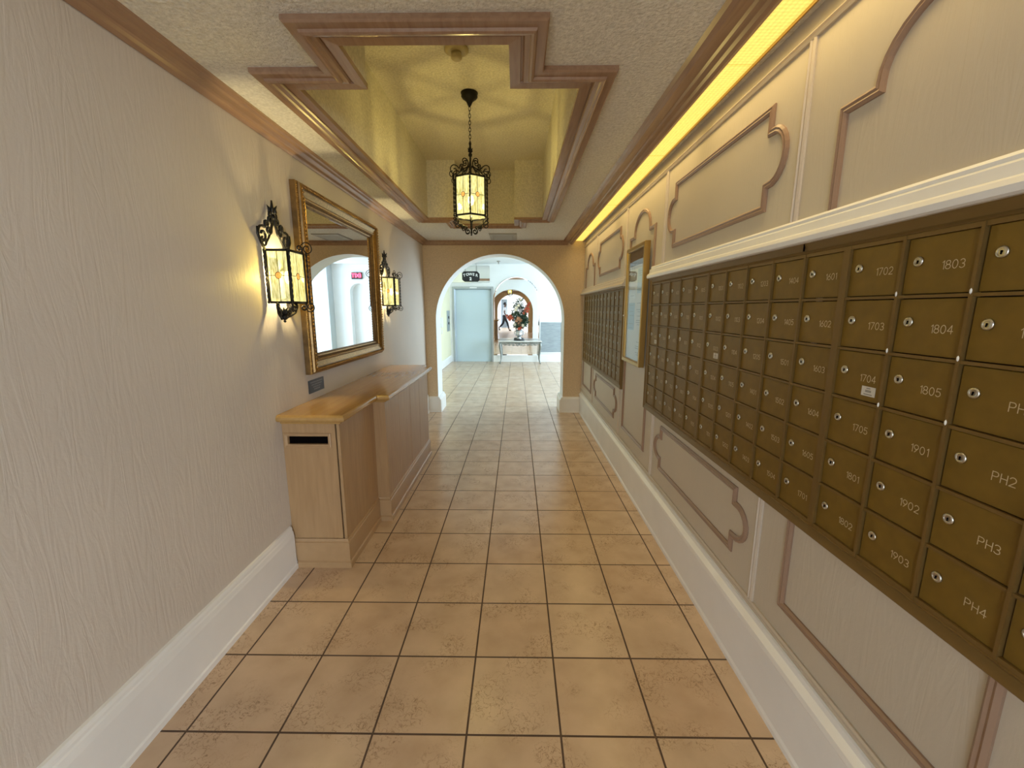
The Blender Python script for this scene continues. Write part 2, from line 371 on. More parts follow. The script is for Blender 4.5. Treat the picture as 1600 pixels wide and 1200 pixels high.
        if not closed and caps:
            for q in (s.bm.faces.new(rings[0][::-1]), s.bm.faces.new(rings[-1])): q.material_index = k
        if fill:
            ff = [s.bm.faces.new([r_[0] for r_ in rings]), s.bm.faces.new([r_[-1] for r_ in rings][::-1])]
            for q in ff: q.material_index = k
            for q in ff: q.normal_update()
            bmesh.ops.triangulate(s.bm, faces=ff)
    def build(s, name, m=None, parent=None, normals=True):
        if normals: bmesh.ops.recalc_face_normals(s.bm, faces=s.bm.faces[:])
        me = bpy.data.meshes.new(name)
        if m is not None and not s.mats: s.mats = [m]
        s.bm.to_mesh(me); s.bm.free()
        for x in s.mats: me.materials.append(x)
        o = bpy.data.objects.new(name, me); COL.objects.link(o)
        if parent: o.parent = parent; o.matrix_parent_inverse = Matrix.Translation(-parent.location) if not isinstance(parent.get('_local'), int) else Matrix()
        return o

def struct(name, mb, m=None):
    o = mb.build(name, m); o['kind'] = 'structure'; return o
def thing(name, loc, label, cat, group=None):
    o = bpy.data.objects.new(name, None); COL.objects.link(o); o.location = loc; o.empty_display_size = .05
    o['label'] = label; o['category'] = cat
    if group: o['group'] = group
    return o
def tag(o, label, cat, group=None):
    o['label'] = label; o['category'] = cat
    if group: o['group'] = group
    return o
def kids(o): return [c for c in bpy.data.objects if c.parent == o]
def copy_tree(o, parent=None):
    c = o.copy(); COL.objects.link(c); c.parent = parent
    for ch in kids(o): copy_tree(ch, c)
    return c
YZ = lambda x0, sgn=1: (lambda a, b, h: (x0 + sgn * h, a, b))      # plane of constant x
XZ = lambda y0, sgn=1: (lambda a, b, h: (a, y0 + sgn * h, b))
XY = lambda z0, sgn=1: (lambda a, b, h: (a, b, z0 + sgn * h))

XL, XR, YF, YR = -1.31, 0.94, 5.97, -1.25      # corridor walls
ZC, ZL = 2.43, 2.74                            # corridor / lobby ceilings
ARC, ARR, ARZ = -0.24, 0.915, 1.34             # arch centre, radius, springing height
YFB, YRB = 6.33, -1.60
LX0, LX1, LY1 = -1.90, 4.20, 11.95

# ------------------------------------------------------------------ floor
b = MB(); b.box(-4.2, 4.4, -7.2, 12.4, -.08, 0, M['tile']); struct('floor', b)

# ------------------------------------------------------------------ walls
b = MB(); b.box(XL - .12, XL, YR, YF, 0, 2.6, M['plaster']); struct('wall_left', b)
b = MB(); b.box(XR, XR + .12, YR, YF, 0, 2.6, M['panelwall']); struct('wall_right', b)

def arch_wall(name, x0, x1, y0, y1, front, back, top=3.1):
    pts = [(x0, 0), (x0, top), (x1, top), (x1, 0), (ARC + ARR, 0), (ARC + ARR, ARZ)]
    N = 40; pts += [(ARC + ARR * cos(pi * i / N), ARZ + ARR * sin(pi * i / N)) for i in range(1, N)]
    pts += [(ARC - ARR, ARZ), (ARC - ARR, 0)]
    b = MB(); b.prism(pts, lambda a, c, h: (a, h, c), y0, y1, front, back, lambda i: M['white'])
    return struct(name, b)
arch_wall('wall_front', LX0, LX1, YF, YFB, M['tan'], M['white'])
arch_wall('wall_rear', -3.9, 3.9, YR, YRB, M['tan'], M['white'])

b = MB(); b.box(LX0 - .12, LX0, YFB, 12.3, 0, 2.9, M['yellowwall']); struct('wall_lobby_left', b)
# lobby right wall with a wide window
b = MB()
b.box(LX1, LX1 + .15, YFB, 6.9, 0, 2.9); b.box(LX1, LX1 + .15, 11.4, 12.3, 0, 2.9)
b.box(LX1, LX1 + .15, 6.9, 11.4, 0, .3); b.box(LX1, LX1 + .15, 6.9, 11.4, 2.5, 2.9)
struct('wall_lobby_right', b, M['white'])
# far wall of the lobby with the lift opening and an arched opening on the right
NX0, NX1, NZ = 1.67, 2.14, 1.98
pts = [(LX0, 0), (LX0, 2.9), (LX1, 2.9), (LX1, 0), (NX1, 0), (NX1, NZ)]
nc, nr = (NX0 + NX1) / 2, (NX1 - NX0) / 2
pts += [(nc + nr * cos(pi * i / 20), NZ + nr * sin(pi * i / 20)) for i in range(1, 20)]
pts += [(NX0, NZ), (NX0, 0), (-.715, 0), (-.715, 2.075), (-1.78, 2.075), (-1.78, 0)]
b = MB(); b.prism(pts, lambda a, c, h: (a, h, c), LY1, LY1 + .34, M['white']); struct('wall_lobby_far', b)
b = MB(); b.box(NX0 - .02, NX1 + .02, LY1 + .22, LY1 + .26, 0, 2.3); struct('wall_niche', b, M['white'])
# square pillar on the right of the lobby
b = MB(); b.box(2.62, 2.92, 11.62, 11.95, 0, ZL); struct('wall_pillar', b, mat('grey_plaster', (.52, .58, .60), .7))
# entrance hall behind the camera
b = MB(); b.box(-4.02, -3.9, -7.0, YRB, 0, 2.9); struct('wall_entrance_left', b, M['white'])
b = MB(); b.box(3.9, 4.02, -7.0, YRB, 0, 2.9); struct('wall_entrance_right', b, M['white'])
b = MB()
for (x0, x1, z0, z1) in ((-3.9, -3.75, 0, 2.9), (-2.0, -1.17, 0, 2.9), (-1.17, -.67, 2.08, 2.9), (-.67, 1.25, 0, 2.9), (3.65, 3.9, 0, 2.9),
                         (-3.75, -2.0, 2.55, 2.9), (1.25, 3.65, 2.55, 2.9), (-3.75, -2.0, 0, .2), (1.25, 3.65, 0, .2)):
    b.box(x0, x1, -7.0, -6.8, z0, z1)
struct('wall_entrance_rear', b, M['white'])

# ------------------------------------------------------------------ ceilings and coffer
CX0, CX1, CX2, CX3 = -1.055, -.765, .103, .393
CY0, CY1, CY2, CY3 = 1.505, 1.80, 4.645, 4.96
def cross(o):   # outline of the coffer, shrunk by o
    return [(CX1 + o, CY0 + o), (CX2 - o, CY0 + o), (CX2 - o, CY1 + o), (CX3 - o, CY1 + o), (CX3 - o, CY2 - o), (CX2 - o, CY2 - o),
            (CX2 - o, CY3 - o), (CX1 + o, CY3 - o), (CX1 + o, CY2 - o), (CX0 + o, CY2 - o), (CX0 + o, CY1 + o), (CX1 + o, CY1 + o)]
c = cross(.13); cm = -.33
right = [(cm, YR), (XR + .1, YR), (XR + .1, YF), (cm, YF), (cm, c[6][1]), c[6], c[5], c[4], c[3], c[2], c[1], (cm, c[1][1])]
left = [(cm, YR), (cm, c[0][1]), c[0], c[11], c[10], c[9], c[8], c[7], (cm, c[7][1]), (cm, YF), (XL - .1, YF), (XL - .1, YR)]
b = MB()
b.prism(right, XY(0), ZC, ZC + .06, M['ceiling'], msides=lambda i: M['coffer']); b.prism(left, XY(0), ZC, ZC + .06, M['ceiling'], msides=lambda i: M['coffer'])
struct('ceiling', b)
b = MB()
ZK = 2.985
c = cross(.13)
for i in range(12):
    p, q = c[i], c[(i + 1) % 12]
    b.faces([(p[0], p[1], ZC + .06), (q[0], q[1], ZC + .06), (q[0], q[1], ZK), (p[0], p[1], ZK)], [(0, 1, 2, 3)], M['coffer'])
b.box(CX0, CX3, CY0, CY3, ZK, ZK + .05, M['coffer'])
struct('ceiling_coffer', b)
b = MB(); b.box(LX0 - .1, LX1 + .1, YFB, 12.3, ZL, ZL + .08); struct('ceiling_lobby', b, M['lobbyceil'])
b = MB(); b.box(-4.0, 4.0, -7.0, YRB, ZL, ZL + .08); struct('ceiling_entrance', b, M['lobbyceil'])

# coffer trim
prof = [(0, 0), (0, -.016), (.006, -.022), (.036, -.022), (.040, -.030), (.048, -.034), (.056, -.032), (.060, -.024), (.078, -.022),
        (.084, -.010), (.090, -.010), (.092, -.016), (.134, -.018), (.134, .004)]
b = MB(); b.mould(cross(0), lambda a, c_, h: (a, c_, ZC + h), prof, True); struct('trim_1', b, M['browntrim'])

# crown mouldings (left of travel is the side they project to)
cp = [(0, -.055), (.006, -.058), (.012, -.050), (.016, -.046), (.030, -.040), (.036, -.034), (.044, -.020), (.060, -.016), (.066, -.008), (.082, -.006), (.084, 0)]
b = MB(); b.mould([(XL, YF), (XL, YR)], lambda a, c_, h: (a, c_, ZC + h), cp); struct('trim_2', b, M['browntrim'])
b = MB(); b.mould([(.70, YF), (XL, YF)], lambda a, c_, h: (a, c_, ZC + h), [(u * .6, h * 1.05) for u, h in cp]); struct('trim_3', b, M['browntrim'])
b = MB(); b.mould([(XL, YR), (.70, YR)], lambda a, c_, h: (a, c_, ZC + h), [(u * .6, h * 1.05) for u, h in cp]); struct('trim_4', b, M['browntrim'])
cr = [(0, 0), (0, -.030), (.006, -.046), (.020, -.050), (.034, -.046), (.040, -.034), (.060, -.030), (.066, -.020), (.110, -.022), (.128, -.014), (.138, 0)]
b = MB(); b.mould([(.775, YR), (.775, YF)], lambda a, c_, h: (a, c_, ZC + h), cr); struct('trim_5', b, M['browntrim'])
# brown crown on the lobby side of the arch wall (seen only in the mirror)
b = MB(); b.mould([(LX0, YFB), (LX1, YFB)], lambda a, c_, h: (a, c_, ZL + h), [(0, -.085), (.02, -.085), (.05, -.05), (.08, -.02), (.08, 0)]); struct('trim_6', b, M['browntrim'])

# baseboards
bl = [(0, .265), (.010, .262), (.014, .25), (.014, .238), (.018, .232), (.020, .215), (.022, .205), (.022, .03), (.028, .024), (.028, 0)]
b = MB(); b.mould([(XL, 2.195), (XL, YR)], XY(0), bl); struct('baseboard_left', b, M['whitetrim'])
b = MB(); b.mould([(XL, YF), (XL, 4.262)], XY(0), bl); struct('baseboard_left_far', b, M['whitetrim'])
brp = [(0, .322), (.006, .318), (.008, .300), (.016, .292), (.026, .282), (.028, .262), (.020, .250), (.016, .244), (.016, .03), (.022, .020), (.022, 0)]
b = MB(); b.mould([(XR, YR), (XR, YF)], XY(0), brp); struct('baseboard_right', b, M['whitetrim'])
bw = [(0, .235), (.010, .232), (.016, .215), (.022, .205), (.022, .02), (.026, 0), (0, 0)]
b = MB(); b.mould([(ARC - ARR, YF), (XL, YF)], XY(0), bw); struct('baseboard_arch_left', b, M['whitetrim'])
b = MB(); b.mould([(XR, YF), (ARC + ARR, YF)], XY(0), bw); struct('baseboard_arch_right', b, M['whitetrim'])
jamb = [(0, .235), (.020, .225), (.030, .20), (.045, .185), (.045, 0), (0, 0)]
b = MB(); b.mould([(ARC - ARR, YFB + .03), (ARC - ARR, YF - .028)], XY(0), jamb); struct('baseboard_jamb_left', b, M['whitetrim'])
b = MB(); b.mould([(ARC + ARR, YF - .028), (ARC + ARR, YFB + .03)], XY(0), jamb); struct('baseboard_jamb_right', b, M['whitetrim'])
lb = [(0, .195), (.012, .19), (.02, .17), (.02, 0)]
b = MB(); b.mould([(NX0 - .02, LY1), (-.672, LY1)], XY(0), lb); struct('baseboard_lobby_far', b, M['whitetrim'])
b = MB(); b.mould([(LX0, LY1), (LX0, YFB)], XY(0), lb); struct('baseboard_lobby_left', b, M['whitetrim'])

# ------------------------------------------------------------------ right wall panelling
def FR(a, c_, h): return (XR - h, a, c_)
n_trim = [6]
def rail(path, prof, m, closed=False):
    n_trim[0] += 1
    b = MB(); b.mould(path, FR, prof, closed); return struct('trim_%d' % n_trim[0], b, m)
double = [(-.013, 0), (-.013, .008), (-.006, .012), (-.002, .006), (.002, .006), (.006, .012), (.013, .008), (.013, 0)]
rail([(YF, 2.352), (YR, 2.352)], double, M['creamtrim'])
rail([(YF, .348), (YR, .348)], [(u * .9, h * .8) for u, h in double], M['creamtrim'])
BAT = [5.035, 3.705, 2.765, 1.49, .50, -.75]
flatb = [(-.016, 0), (-.016, .006), (-.008, .010), (-.004, .005), (.004, .005), (.008, .010), (.016, .006), (.016, 0)]
for y in BAT:
    if y in (3.705, 2.765): rail([(y, .36), (y, 2.34)], flatb, M['creamtrim'])
    else:
        rail([(y, 1.785), (y, 2.34)], flatb, M['creamtrim']); rail([(y, .36), (y, .80)], flatb, M['creamtrim'])
pm = [(-.014, 0), (-.014, .006), (-.006, .012), (0, .009), (.006, .012), (.014, .006), (.014, 0)]
def wide(y0, y1, z0, z1):   # rectangle whose ends carry a round bulge
    zc = (z0 + z1) / 2; r = (z1 - z0) * .27; d = .085
    def bulge(yc, s_):
        out = []
        for i in range(13):
            t = pi / 2 - pi * i / 12
            out.append((yc + s_ * (.018 + d * cos(t)) if 0 < i < 12 else yc + s_ * .0, zc + r * sin(t) if 0 < i < 12 else zc + r * (1.0 if i == 0 else -1.0)))
        return out
    p = [(y0, z1)] + [(y1, z1)] + bulge(y1, 1) + [(y1, z0), (y0, z0)] + bulge(y0, -1)[::-1]
    return p
def tall(y0, y1, z0, zs, r, ztop):
    yc = (y0 + y1) / 2
    p = [(y0, z0), (y0, zs), (yc - r, zs)]
    p += [(yc - r * cos(pi * i / 16), zs + .015 + (ztop - zs - .015) * sin(pi * i / 16)) for i in range(0, 17)]
    p += [(yc + r, zs), (y1, zs), (y1, z0)]
    return p
for (y0, y1) in ((3.92, 4.84), (1.68, 2.60), (-.58, .34)):
    rail(wide(y0, y1, 1.877, 2.222), pm, M['paneltrim'], True)
    rail(wide(y0 - .01, y1 - .01, .475, .745), pm, M['paneltrim'], True)
for (y0, y1) in ((2.95, 3.56), (.70, 1.315)):
    rail(tall(y0, y1, .475, 2.06, .19, 2.215), pm, M['paneltrim'], True)
rail(tall(5.15, 5.77, .46, 2.035, .19, 2.19), pm, M['paneltrim'], True)
# white ledge mouldings over the two mailbox banks
ledge = [(-.078, 0), (-.078, .012), (-.070, .018), (-.062, .016), (-.055, .026), (-.030, .030), (-.024, .040), (-.012, .046), (.002, .044), (.006, .036), (.006, 0)]
rail([(2.955, 1.712), (YR, 1.712)], ledge, M['whitetrim'])
rail([(YF, 1.700), (3.625, 1.700)], ledge, M['creamtrim'])

# ------------------------------------------------------------------ strip light in the ceiling along the right wall
t = thing('ceiling_light', (.84, 2.3, ZC), 'long yellow honeycomb strip light in the ceiling along the right wall', 'ceiling light')
b = MB(); b.faces([(.781, YR, ZC - .004), (.902, YR, ZC - .004), (.902, YF - .004, ZC - .004), (.781, YF - .004, ZC - .004)], [(0, 1, 2, 3)]); b.build('diffuser', M['strip'], t, normals=False)
for yy in (-.45, 1.35, 3.15, 4.95):      # the tubes above the honeycomb louvre, which only lets light out downwards
    o = area('strip_tube_light', (.842, yy, ZC - .002), (0, 0, -1), .11, 1.7, STRIP_W, (1.0, .76, .36)); o.data.spread = radians(125)
b = MB(); b.box(.776, .781, YR, YF - .004, ZC - .010, ZC); b.box(.902, .908, YR, YF - .004, ZC - .014, ZC)
for yy in (5.2, 3.98, 2.76, 1.80, .4): b.box(.781, .902, yy, yy + .006, ZC - .003, ZC)
b.build('frame', M['brass'], t)

# ------------------------------------------------------------------ stroke lettering
def arc(cx, cy, rx, ry, a0, a1, n=8): return [(cx + rx * cos(radians(a0 + (a1 - a0) * i / n)), cy + ry * sin(radians(a0 + (a1 - a0) * i / n))) for i in range(n + 1)]
GL = {
 '0': [arc(.32, .5, .30, .5, 0, 360, 16)],
 '1': [[(.10, .82), (.30, 1.0), (.30, 0)]],
 '2': [arc(.32, .70, .29, .30, 160, -40, 8) + [(.04, 0), (.62, 0)]],
 '3': [arc(.30, .74, .27, .26, 150, -90, 8), arc(.30, .25, .30, .25, 90, -150, 8)],
 '4': [[(.48, 0), (.48, 1.0), (.02, .30), (.66, .30)]],
 '5': [[(.58, 1.0), (.12, 1.0), (.08, .55)] + arc(.30, .32, .30, .32, 120, -150, 9)],
 '6': [arc(.32, .30, .29, .30, 0, 360, 14), [(.50, 1.0), (.05, .42)]],
 '7': [[(.04, 1.0), (.62, 1.0), (.22, 0)]],
 '8': [arc(.32, .26, .30, .26, 0, 360, 14), arc(.32, .76, .25, .24, 0, 360, 14)],
 '9': [arc(.32, .70, .29, .30, 0, 360, 14), [(.60, .60), (.16, 0)]],
 'P': [[(.05, 0), (.05, 1.0)], [(.05, 1.0), (.40, 1.0)] + arc(.40, .74, .24, .26, 90, -90, 6) + [(.05, .48)]],
 'H': [[(.05, 0), (.05, 1.0)], [(.65, 0), (.65, 1.0)], [(.05, .5), (.65, .5)]],
}
ADV = {'1': .48}
def strokes(b, text, fn, h, w, depth=.0006):
    x = 0
    for ch in text:
        for ln in GL[ch]:
            pts = [(x + px * h, py * h) for px, py in ln]
            for (ax, ay), (bx, by) in zip(pts, pts[1:]):
                d = Vector((bx - ax, by - ay)); L = d.length
                if L < 1e-7: continue
                d /= L; nn = Vector((-d.y, d.x)) * w / 2; e = d * w * .4
                q = [(ax - e.x + nn.x, ay - e.y + nn.y), (bx + e.x + nn.x, by + e.y + nn.y), (bx + e.x - nn.x, by + e.y - nn.y), (ax - e.x - nn.x, ay - e.y - nn.y)]
                depth += .000012; b.faces([fn(p[0], p[1], depth) for p in q], [(0, 1, 2, 3)])
        x += ADV.get(ch, .84) * h
    return x
def text_w(text, h): return sum(ADV.get(c_, .84) for c_ in text) * h - .2 * h

# ------------------------------------------------------------------ mailboxes
XM = .92                       # front plane of the banks
PY, PZ, ZT = .1675, .1372, 1.667
def lock_mesh():
    b = MB()
    mt = Matrix.Rotation(-pi / 2, 4, 'Y').to_3x3()
    b.lathe([(.0115, 0), (.0115, .002), (.0098, .0035), (.0065, .004), (.0065, .0028)], (0, 0, 0), 14, M['chrome'], mt)
    b.box(-.0045, -.0029, -.0008, .0008, -.0045, .0030, M['black'])
    b.ball((-.003, 0, .0012), .0022, M['black'], 1)
    return b
lm = lock_mesh().build('lock', None); lock_data = lm.data; bpy.data.objects.remove(lm)
db = MB(); db.mould([(-PY / 2 + .006, -PZ / 2 + .0055), (-PY / 2 + .006, PZ / 2 - .0055), (PY / 2 - .006, PZ / 2 - .0055), (PY / 2 - .006, -PZ / 2 + .0055)],
           lambda a, c_, h: (-h, a, c_), [(0, -.012), (0, -.0012), (-.0012, 0)], True, M['bronze'], fill=True)
dm = db.build('door', None); door_data = dm.data; bpy.data.objects.remove(dm)
sb = MB(); sb.box(-.0012, 0, -.021, .021, -.0125, .0125, M['sticker'])
for zz, w_ in ((.008, .006), (.002, .009), (-.001, .009), (-.008, .013)): sb.box(-.0016, -.0010, -w_, w_, zz - .0011, zz + .0011, M['stickerink'])
sm_ = sb.build('sticker', None); sticker_data = sm_.data; bpy.data.objects.remove(sm_)

def unit(y_hi, ncol, nums, label, group, stick=(), text=True, end='', joint=None):
    """y_hi is the far edge; columns run towards the camera"""
    wy = ncol * PY + .012
    t = thing('mailbox_unit', (XR, y_hi - wy / 2, ZT - 6 * PZ), label, 'mailbox', group)
    b = MB(); y_lo = y_hi - wy; zb = ZT - 6 * PZ
    x1 = XR - .001
    b.box(XM + .014, x1, y_lo, y_hi, zb - .002, ZT + .002, M['black'])
    for i in range(ncol + 1):
        yy = y_hi - .006 - i * PY; w_ = .0035 if 0 < i < ncol else .006
        b.box(XM - .003, XM + .016, yy - w_, yy + w_, zb - .004, ZT + .004, M['bronzeframe'])
    for j in range(7):
        zz = ZT - j * PZ; w_ = .0035 if 0 < j < 6 else .005
        b.box(XM - .001, XM + .016, y_lo, y_hi, zz - w_, zz + w_, M['bronzeframe'])
    b.build('frame', None, t)
    b = MB(); z0, z1 = zb - .004, ZT + .004
    pr = [(0, .004), (0, .018), (.004, .022), (.010, .018), (.012, .016), (.036, .024), (.040, .020), (.040, .001)]
    if end == 'far': paths = [[(y_lo, z1), (y_hi, z1), (y_hi, z0), (y_lo, z0)]]
    elif end == 'near': paths = [[(y_hi, z0), (y_lo, z0), (y_lo, z1), (y_hi, z1)]]
    else: paths = [[(y_lo, z1), (y_hi, z1)], [(y_hi, z0), (y_lo, z0)]]
    for pth in paths[:-1]:
        b.mould(pth, FR, pr, False, M['bronzeframe']); b.build('surround', None, t); b = MB()
    b.mould(paths[-1], FR, pr, False, M['bronzeframe'])
    if end == 'near' and text:
        for (ci, ri) in ((1, 1), (1, 2), (1, 3), (2, 1), (2, 2), (2, 3)):
            gb = MB(); gb.ball((XM - .003, y_hi - .006 - ci * PY, ZT - ri * PZ + .007), .0042, None, 1, (.6, .7, 1.6)); gb.build('paint_blob', M['signwhite'], t)
    if joint: jb = MB(); jb.box(XM - .0045, XM, joint - .001, joint + .001, z1 + .012, z1 + .036, M['black']); jb.build('trim_joint', None, t)
    b.build('surround', None, t)
    for i in range(ncol):
        for j in range(6):
            yc = y_hi - .006 - (i + .5) * PY; zc = ZT - (j + .5) * PZ
            d = bpy.data.objects.new('door', door_data); COL.objects.link(d); d.parent = t
            d.location = (XM + .005 - t.location.x, yc - t.location.y, zc - t.location.z)
            l = bpy.data.objects.new('lock', lock_data); COL.objects.link(l); l.parent = d
            l.location = (-.0002, .0475, .010); l.rotation_euler = (random.uniform(-.2, .2), 0, 0)
            if text and nums:
                s_ = nums[i][j]
                if s_:
                    nb = MB(); h = .0175; tw = text_w(s_, h)
                    strokes(nb, s_, lambda a, c_, dd: (-dd - .0003, -.032 + tw / 2 - a, c_ - .012), h, .0016)
                    o = nb.build('number', M['engrave'], None); o.parent = d
            if (i, j) in stick:
                o = bpy.data.objects.new('sticker', sticker_data); COL.objects.link(o); o.parent = d
                o.location = (-.0003, -.040, -.036)
    return t
def seq(start, n):     # apartment numbers run 1..5 on each floor
    out = []; fl, u_ = start
    for _ in range(n):
        out.append('%d' % (fl * 100 + u_)); u_ += 1
        if u_ > 5:
            u_ = 1; fl += 1
            if fl == 13: fl = 14
    return out
A3 = [seq((17, 2), 6), seq((18, 3), 6), ['1904', '1905', 'PH1', 'PH2', 'PH3', 'PH4'], ['PH5', '', '', '', '', ''], [''] * 6]
A2 = [['1001', '1002', '1003', '1004', '1005', '1101'], ['1102', '1103', '1104', '1105', '1201', '1202'],
      ['1203', '1204', '1205', '1401', '1402', '1403'], seq((14, 4), 6), ['1601', '1602', '1603', '1604', '1605', '1701']]
s4 = seq((4, 1), 30); A1 = [s4[i * 6:i * 6 + 6] for i in range(5)]
unit(2.906, 5, A1, 'bronze mailbox unit beside the notice board, far third of the near bank', 'mailbox units of the near bank', ((0, 2),), end='far')
unit(2.057, 5, A2, 'bronze mailbox unit whose last column reads 1601 to 1701, middle of the near bank', 'mailbox units of the near bank', ((0, 2),), joint=1.39)
unit(1.208, 5, A3, 'bronze mailbox unit closest to the viewer, doors 1702 to PH4', 'mailbox units of the near bank', ((0, 2),), end='near')
unit(5.712, 4, None, 'dull bronze mailbox unit next to the tan arch wall, farthest of the far bank', 'mailbox units of the far bank', text=False, end='far')
unit(5.030, 4, None, 'dull bronze mailbox unit in the middle of the far bank', 'mailbox units of the far bank', text=False, joint=4.75)
unit(4.348, 4, None, 'dull bronze mailbox unit of the far bank nearest the notice board', 'mailbox units of the far bank', ((1, 2),), text=False, end='near')
# ------------------------------------------------------------------ notice board
NB0, NB1, NBZ0, NBZ1 = 3.01, 3.50, 1.08, 1.972
t = thing('notice_board', (XR - .02, (NB0 + NB1) / 2, NBZ0), 'tall brass-framed notice board behind glass between the mailbox banks', 'notice board')
b = MB(); b.mould([(NB0, NBZ0), (NB0, NBZ1), (NB1, NBZ1), (NB1, NBZ0)], FR, [(0, .013), (0, .048), (-.004, .052), (-.026, .052), (-.032, .046), (-.032, .02)], True)
o = None
bm_fix = b
# profile runs outward: rebuild with the rail inside the outline
b = MB(); b.mould([(NB0, NBZ0), (NB1, NBZ0), (NB1, NBZ1), (NB0, NBZ1)], FR, [(0, .013), (0, .048), (.004, .052), (.026, .052), (.032, .046), (.032, .02)], True)
b.build('frame', M['brass'], t); bm_fix.bm.free()
b = MB(); b.box(XR - .022, XR - .013, NB0 + .002, NB1 - .002, NBZ0 + .002, NBZ1 - .002, M['paper'])
b.build('backing', None, t)
b = MB(); b.box(XR - .0245, XR - .0225, NB0 + .033, NB1 - .033, NBZ1 - .14, NBZ1 - .033); b.build('header', M['felt'], t)
def sheet(y0, y1, z0, z1, m, lines):
    b = MB(); b.box(XR - .0248, XR - .0225, y0, y1, z0, z1, m)
    n = int((z1 - z0) / .016)
    for k in range(1, n):
        if random.random() < lines: b.box(XR - .0254, XR - .0247, y0 + .015, y1 - .015 - random.random() * .04, z1 - k * .016 - .004, z1 - k * .016, M['papergrey'])
    o = b.build('notice', None); o.parent = t; o.matrix_parent_inverse = Matrix.Translation(-t.location); return o
sheet(3.30, 3.45, 1.58, 1.80, M['paper'], .5); sheet(3.07, 3.24, 1.62, 1.80, M['paperblue'], .4)
sheet(3.29, 3.46, 1.34, 1.55, M['paperblue'], .6); sheet(3.06, 3.25, 1.36, 1.58, M['paper'], .7); sheet(3.07, 3.24, 1.14, 1.32, M['paper'], .5)
b = MB(); b.faces([(XR - .040, NB0 + .030, NBZ0 + .030), (XR - .040, NB1 - .030, NBZ0 + .030), (XR - .040, NB1 - .030, NBZ1 - .030), (XR - .040, NB0 + .030, NBZ1 - .030)], [(3, 2, 1, 0)]); b.build('glass_door', M['glass'], t, normals=False)
b = MB(); b.lathe([(.006, 0), (.006, .006), (.004, .008)], (XR - .052, NB1 - .014, 1.45), 10, None, Matrix.Rotation(-pi / 2, 4, 'Y').to_3x3()); b.build('lock', M['chrome'], t)

# ------------------------------------------------------------------ framed wall mirror
MY0, MY1, MZ0, MZ1 = 2.525, 3.90, 1.098, 2.232
t = thing('wall_mirror', (XL, (MY0 + MY1) / 2, MZ0), 'large rectangular mirror in ornate gilt frame on the left wall', 'mirror')
def FL(a, c_, h): return (XL + h, a, c_)
b = MB()
path = [(MY0, MZ0), (MY1, MZ0), (MY1, MZ1), (MY0, MZ1)]
fp = [(0, .002), (0, .034), (.004, .040), (.008, .042), (.012, .046), (.016, .056), (.026, .062), (.034, .060), (.038, .052), (.044, .050),
      (.060, .044), (.074, .038), (.078, .044), (.084, .046), (.090, .042), (.094, .034), (.100, .030), (.104, .026), (.112, .024), (.112, .006)]
b.mould(path, FL, fp, True, M['gold'], msegs=lambda j: M['darkgold'] if j in (0, 3, 4, 7, 8, 11, 15, 16, 18) else M['gold'])  # darker gilt set into the grooves and side faces of the profile
def beads(u, h, r, step, m):
    q = [(MY0 + u, MZ0 + u), (MY1 - u, MZ0 + u), (MY1 - u, MZ1 - u), (MY0 + u, MZ1 - u)]
    for i in range(4):
        a, c_ = Vector(q[i]), Vector(q[(i + 1) % 4]); L = (c_ - a).length; n = int(L / step)
        for k in range(n):
            p = a.lerp(c_, (k + .5) / n); b.ball(FL(p.x, p.y, h), r, m, 1, (1, .8, .8))
beads(.030, .062, .0085, .022, M['gold']); beads(.101, .032, .0055, .014, M['darkgold']); beads(.006, .040, .0050, .013, M['gold'])
b.build('frame', None, t)
b = MB(); b.box(XL + .004, XL + .016, MY0 + .105, MY1 - .105, MZ0 + .105, MZ1 - .105); b.build('mirror_glass', M['mirror'], t)
b = MB(); b.mould([(MY0 + .112, MZ0 + .112), (MY1 - .112, MZ0 + .112), (MY1 - .112, MZ1 - .112), (MY0 + .112, MZ1 - .112)], FL, [(0, .022), (.006, .018), (.012, .0165)], True)
b.build('inner_edge', M['darkgold'], t)

# small plaque under the mirror
t = thing('plaque', (XL, 2.645, .974), 'small black notice plaque on the wall under the gilt mirror', 'sign')
b = MB(); b.box(XL, XL + .006, 2.545, 2.745, .972, 1.054); b.build('plate', M['plaque'], t)
b = MB()
for k, (a, c_) in enumerate(((.02, .17), (.03, .16), (.05, .15), (.06, .14))):
    yy = 2.545 + a
    while yy < 2.545 + c_:
        w_ = random.uniform(.006, .018); b.box(XL + .006, XL + .0066, yy, yy + w_, 1.036 - k * .016, 1.042 - k * .016 + (.002 if k == 3 else 0)); yy += w_ + .005
b.build('lettering', M['plaquetext'], t)

# ------------------------------------------------------------------ console cabinet on the left
t = thing('console_cabinet', (-1.12, 3.2, 0), 'long pickled-oak cabinet with stepped front under the gilt mirror', 'cabinet')
C0, C1, C2, C3 = 2.215, 2.765, 4.12, 4.262
XA, XB = -.987, -.907
foot = [(XL + .001, C0), (XA, C0), (XA, C1), (XB, C1), (XB, C2), (XA, C2), (XA, C3), (XL + .001, C3)]
b = MB()
hole = (-1.285, -1.050)
b.prism([(XL + .001, C0 + .022), (XA, C0 + .022)] + foot[2:], XY(0), .17, .890, M['oak'])
b.build('body', None, t)
b = MB()   # grooves of the boarded front
for yy in (3.10, 3.42, 3.44, 3.76): b.box(XB, XB + .0008, yy, yy + .003, .18, .87)
b.build('board_joint', M['oaktrim'], t)
b = MB()   # door on the end, with letter slot
x0, x1, z0, z1 = XL + .012, -1.012, .180, .882
sx0, sx1, sz0, sz1 = -1.283, -1.055, .752, .800
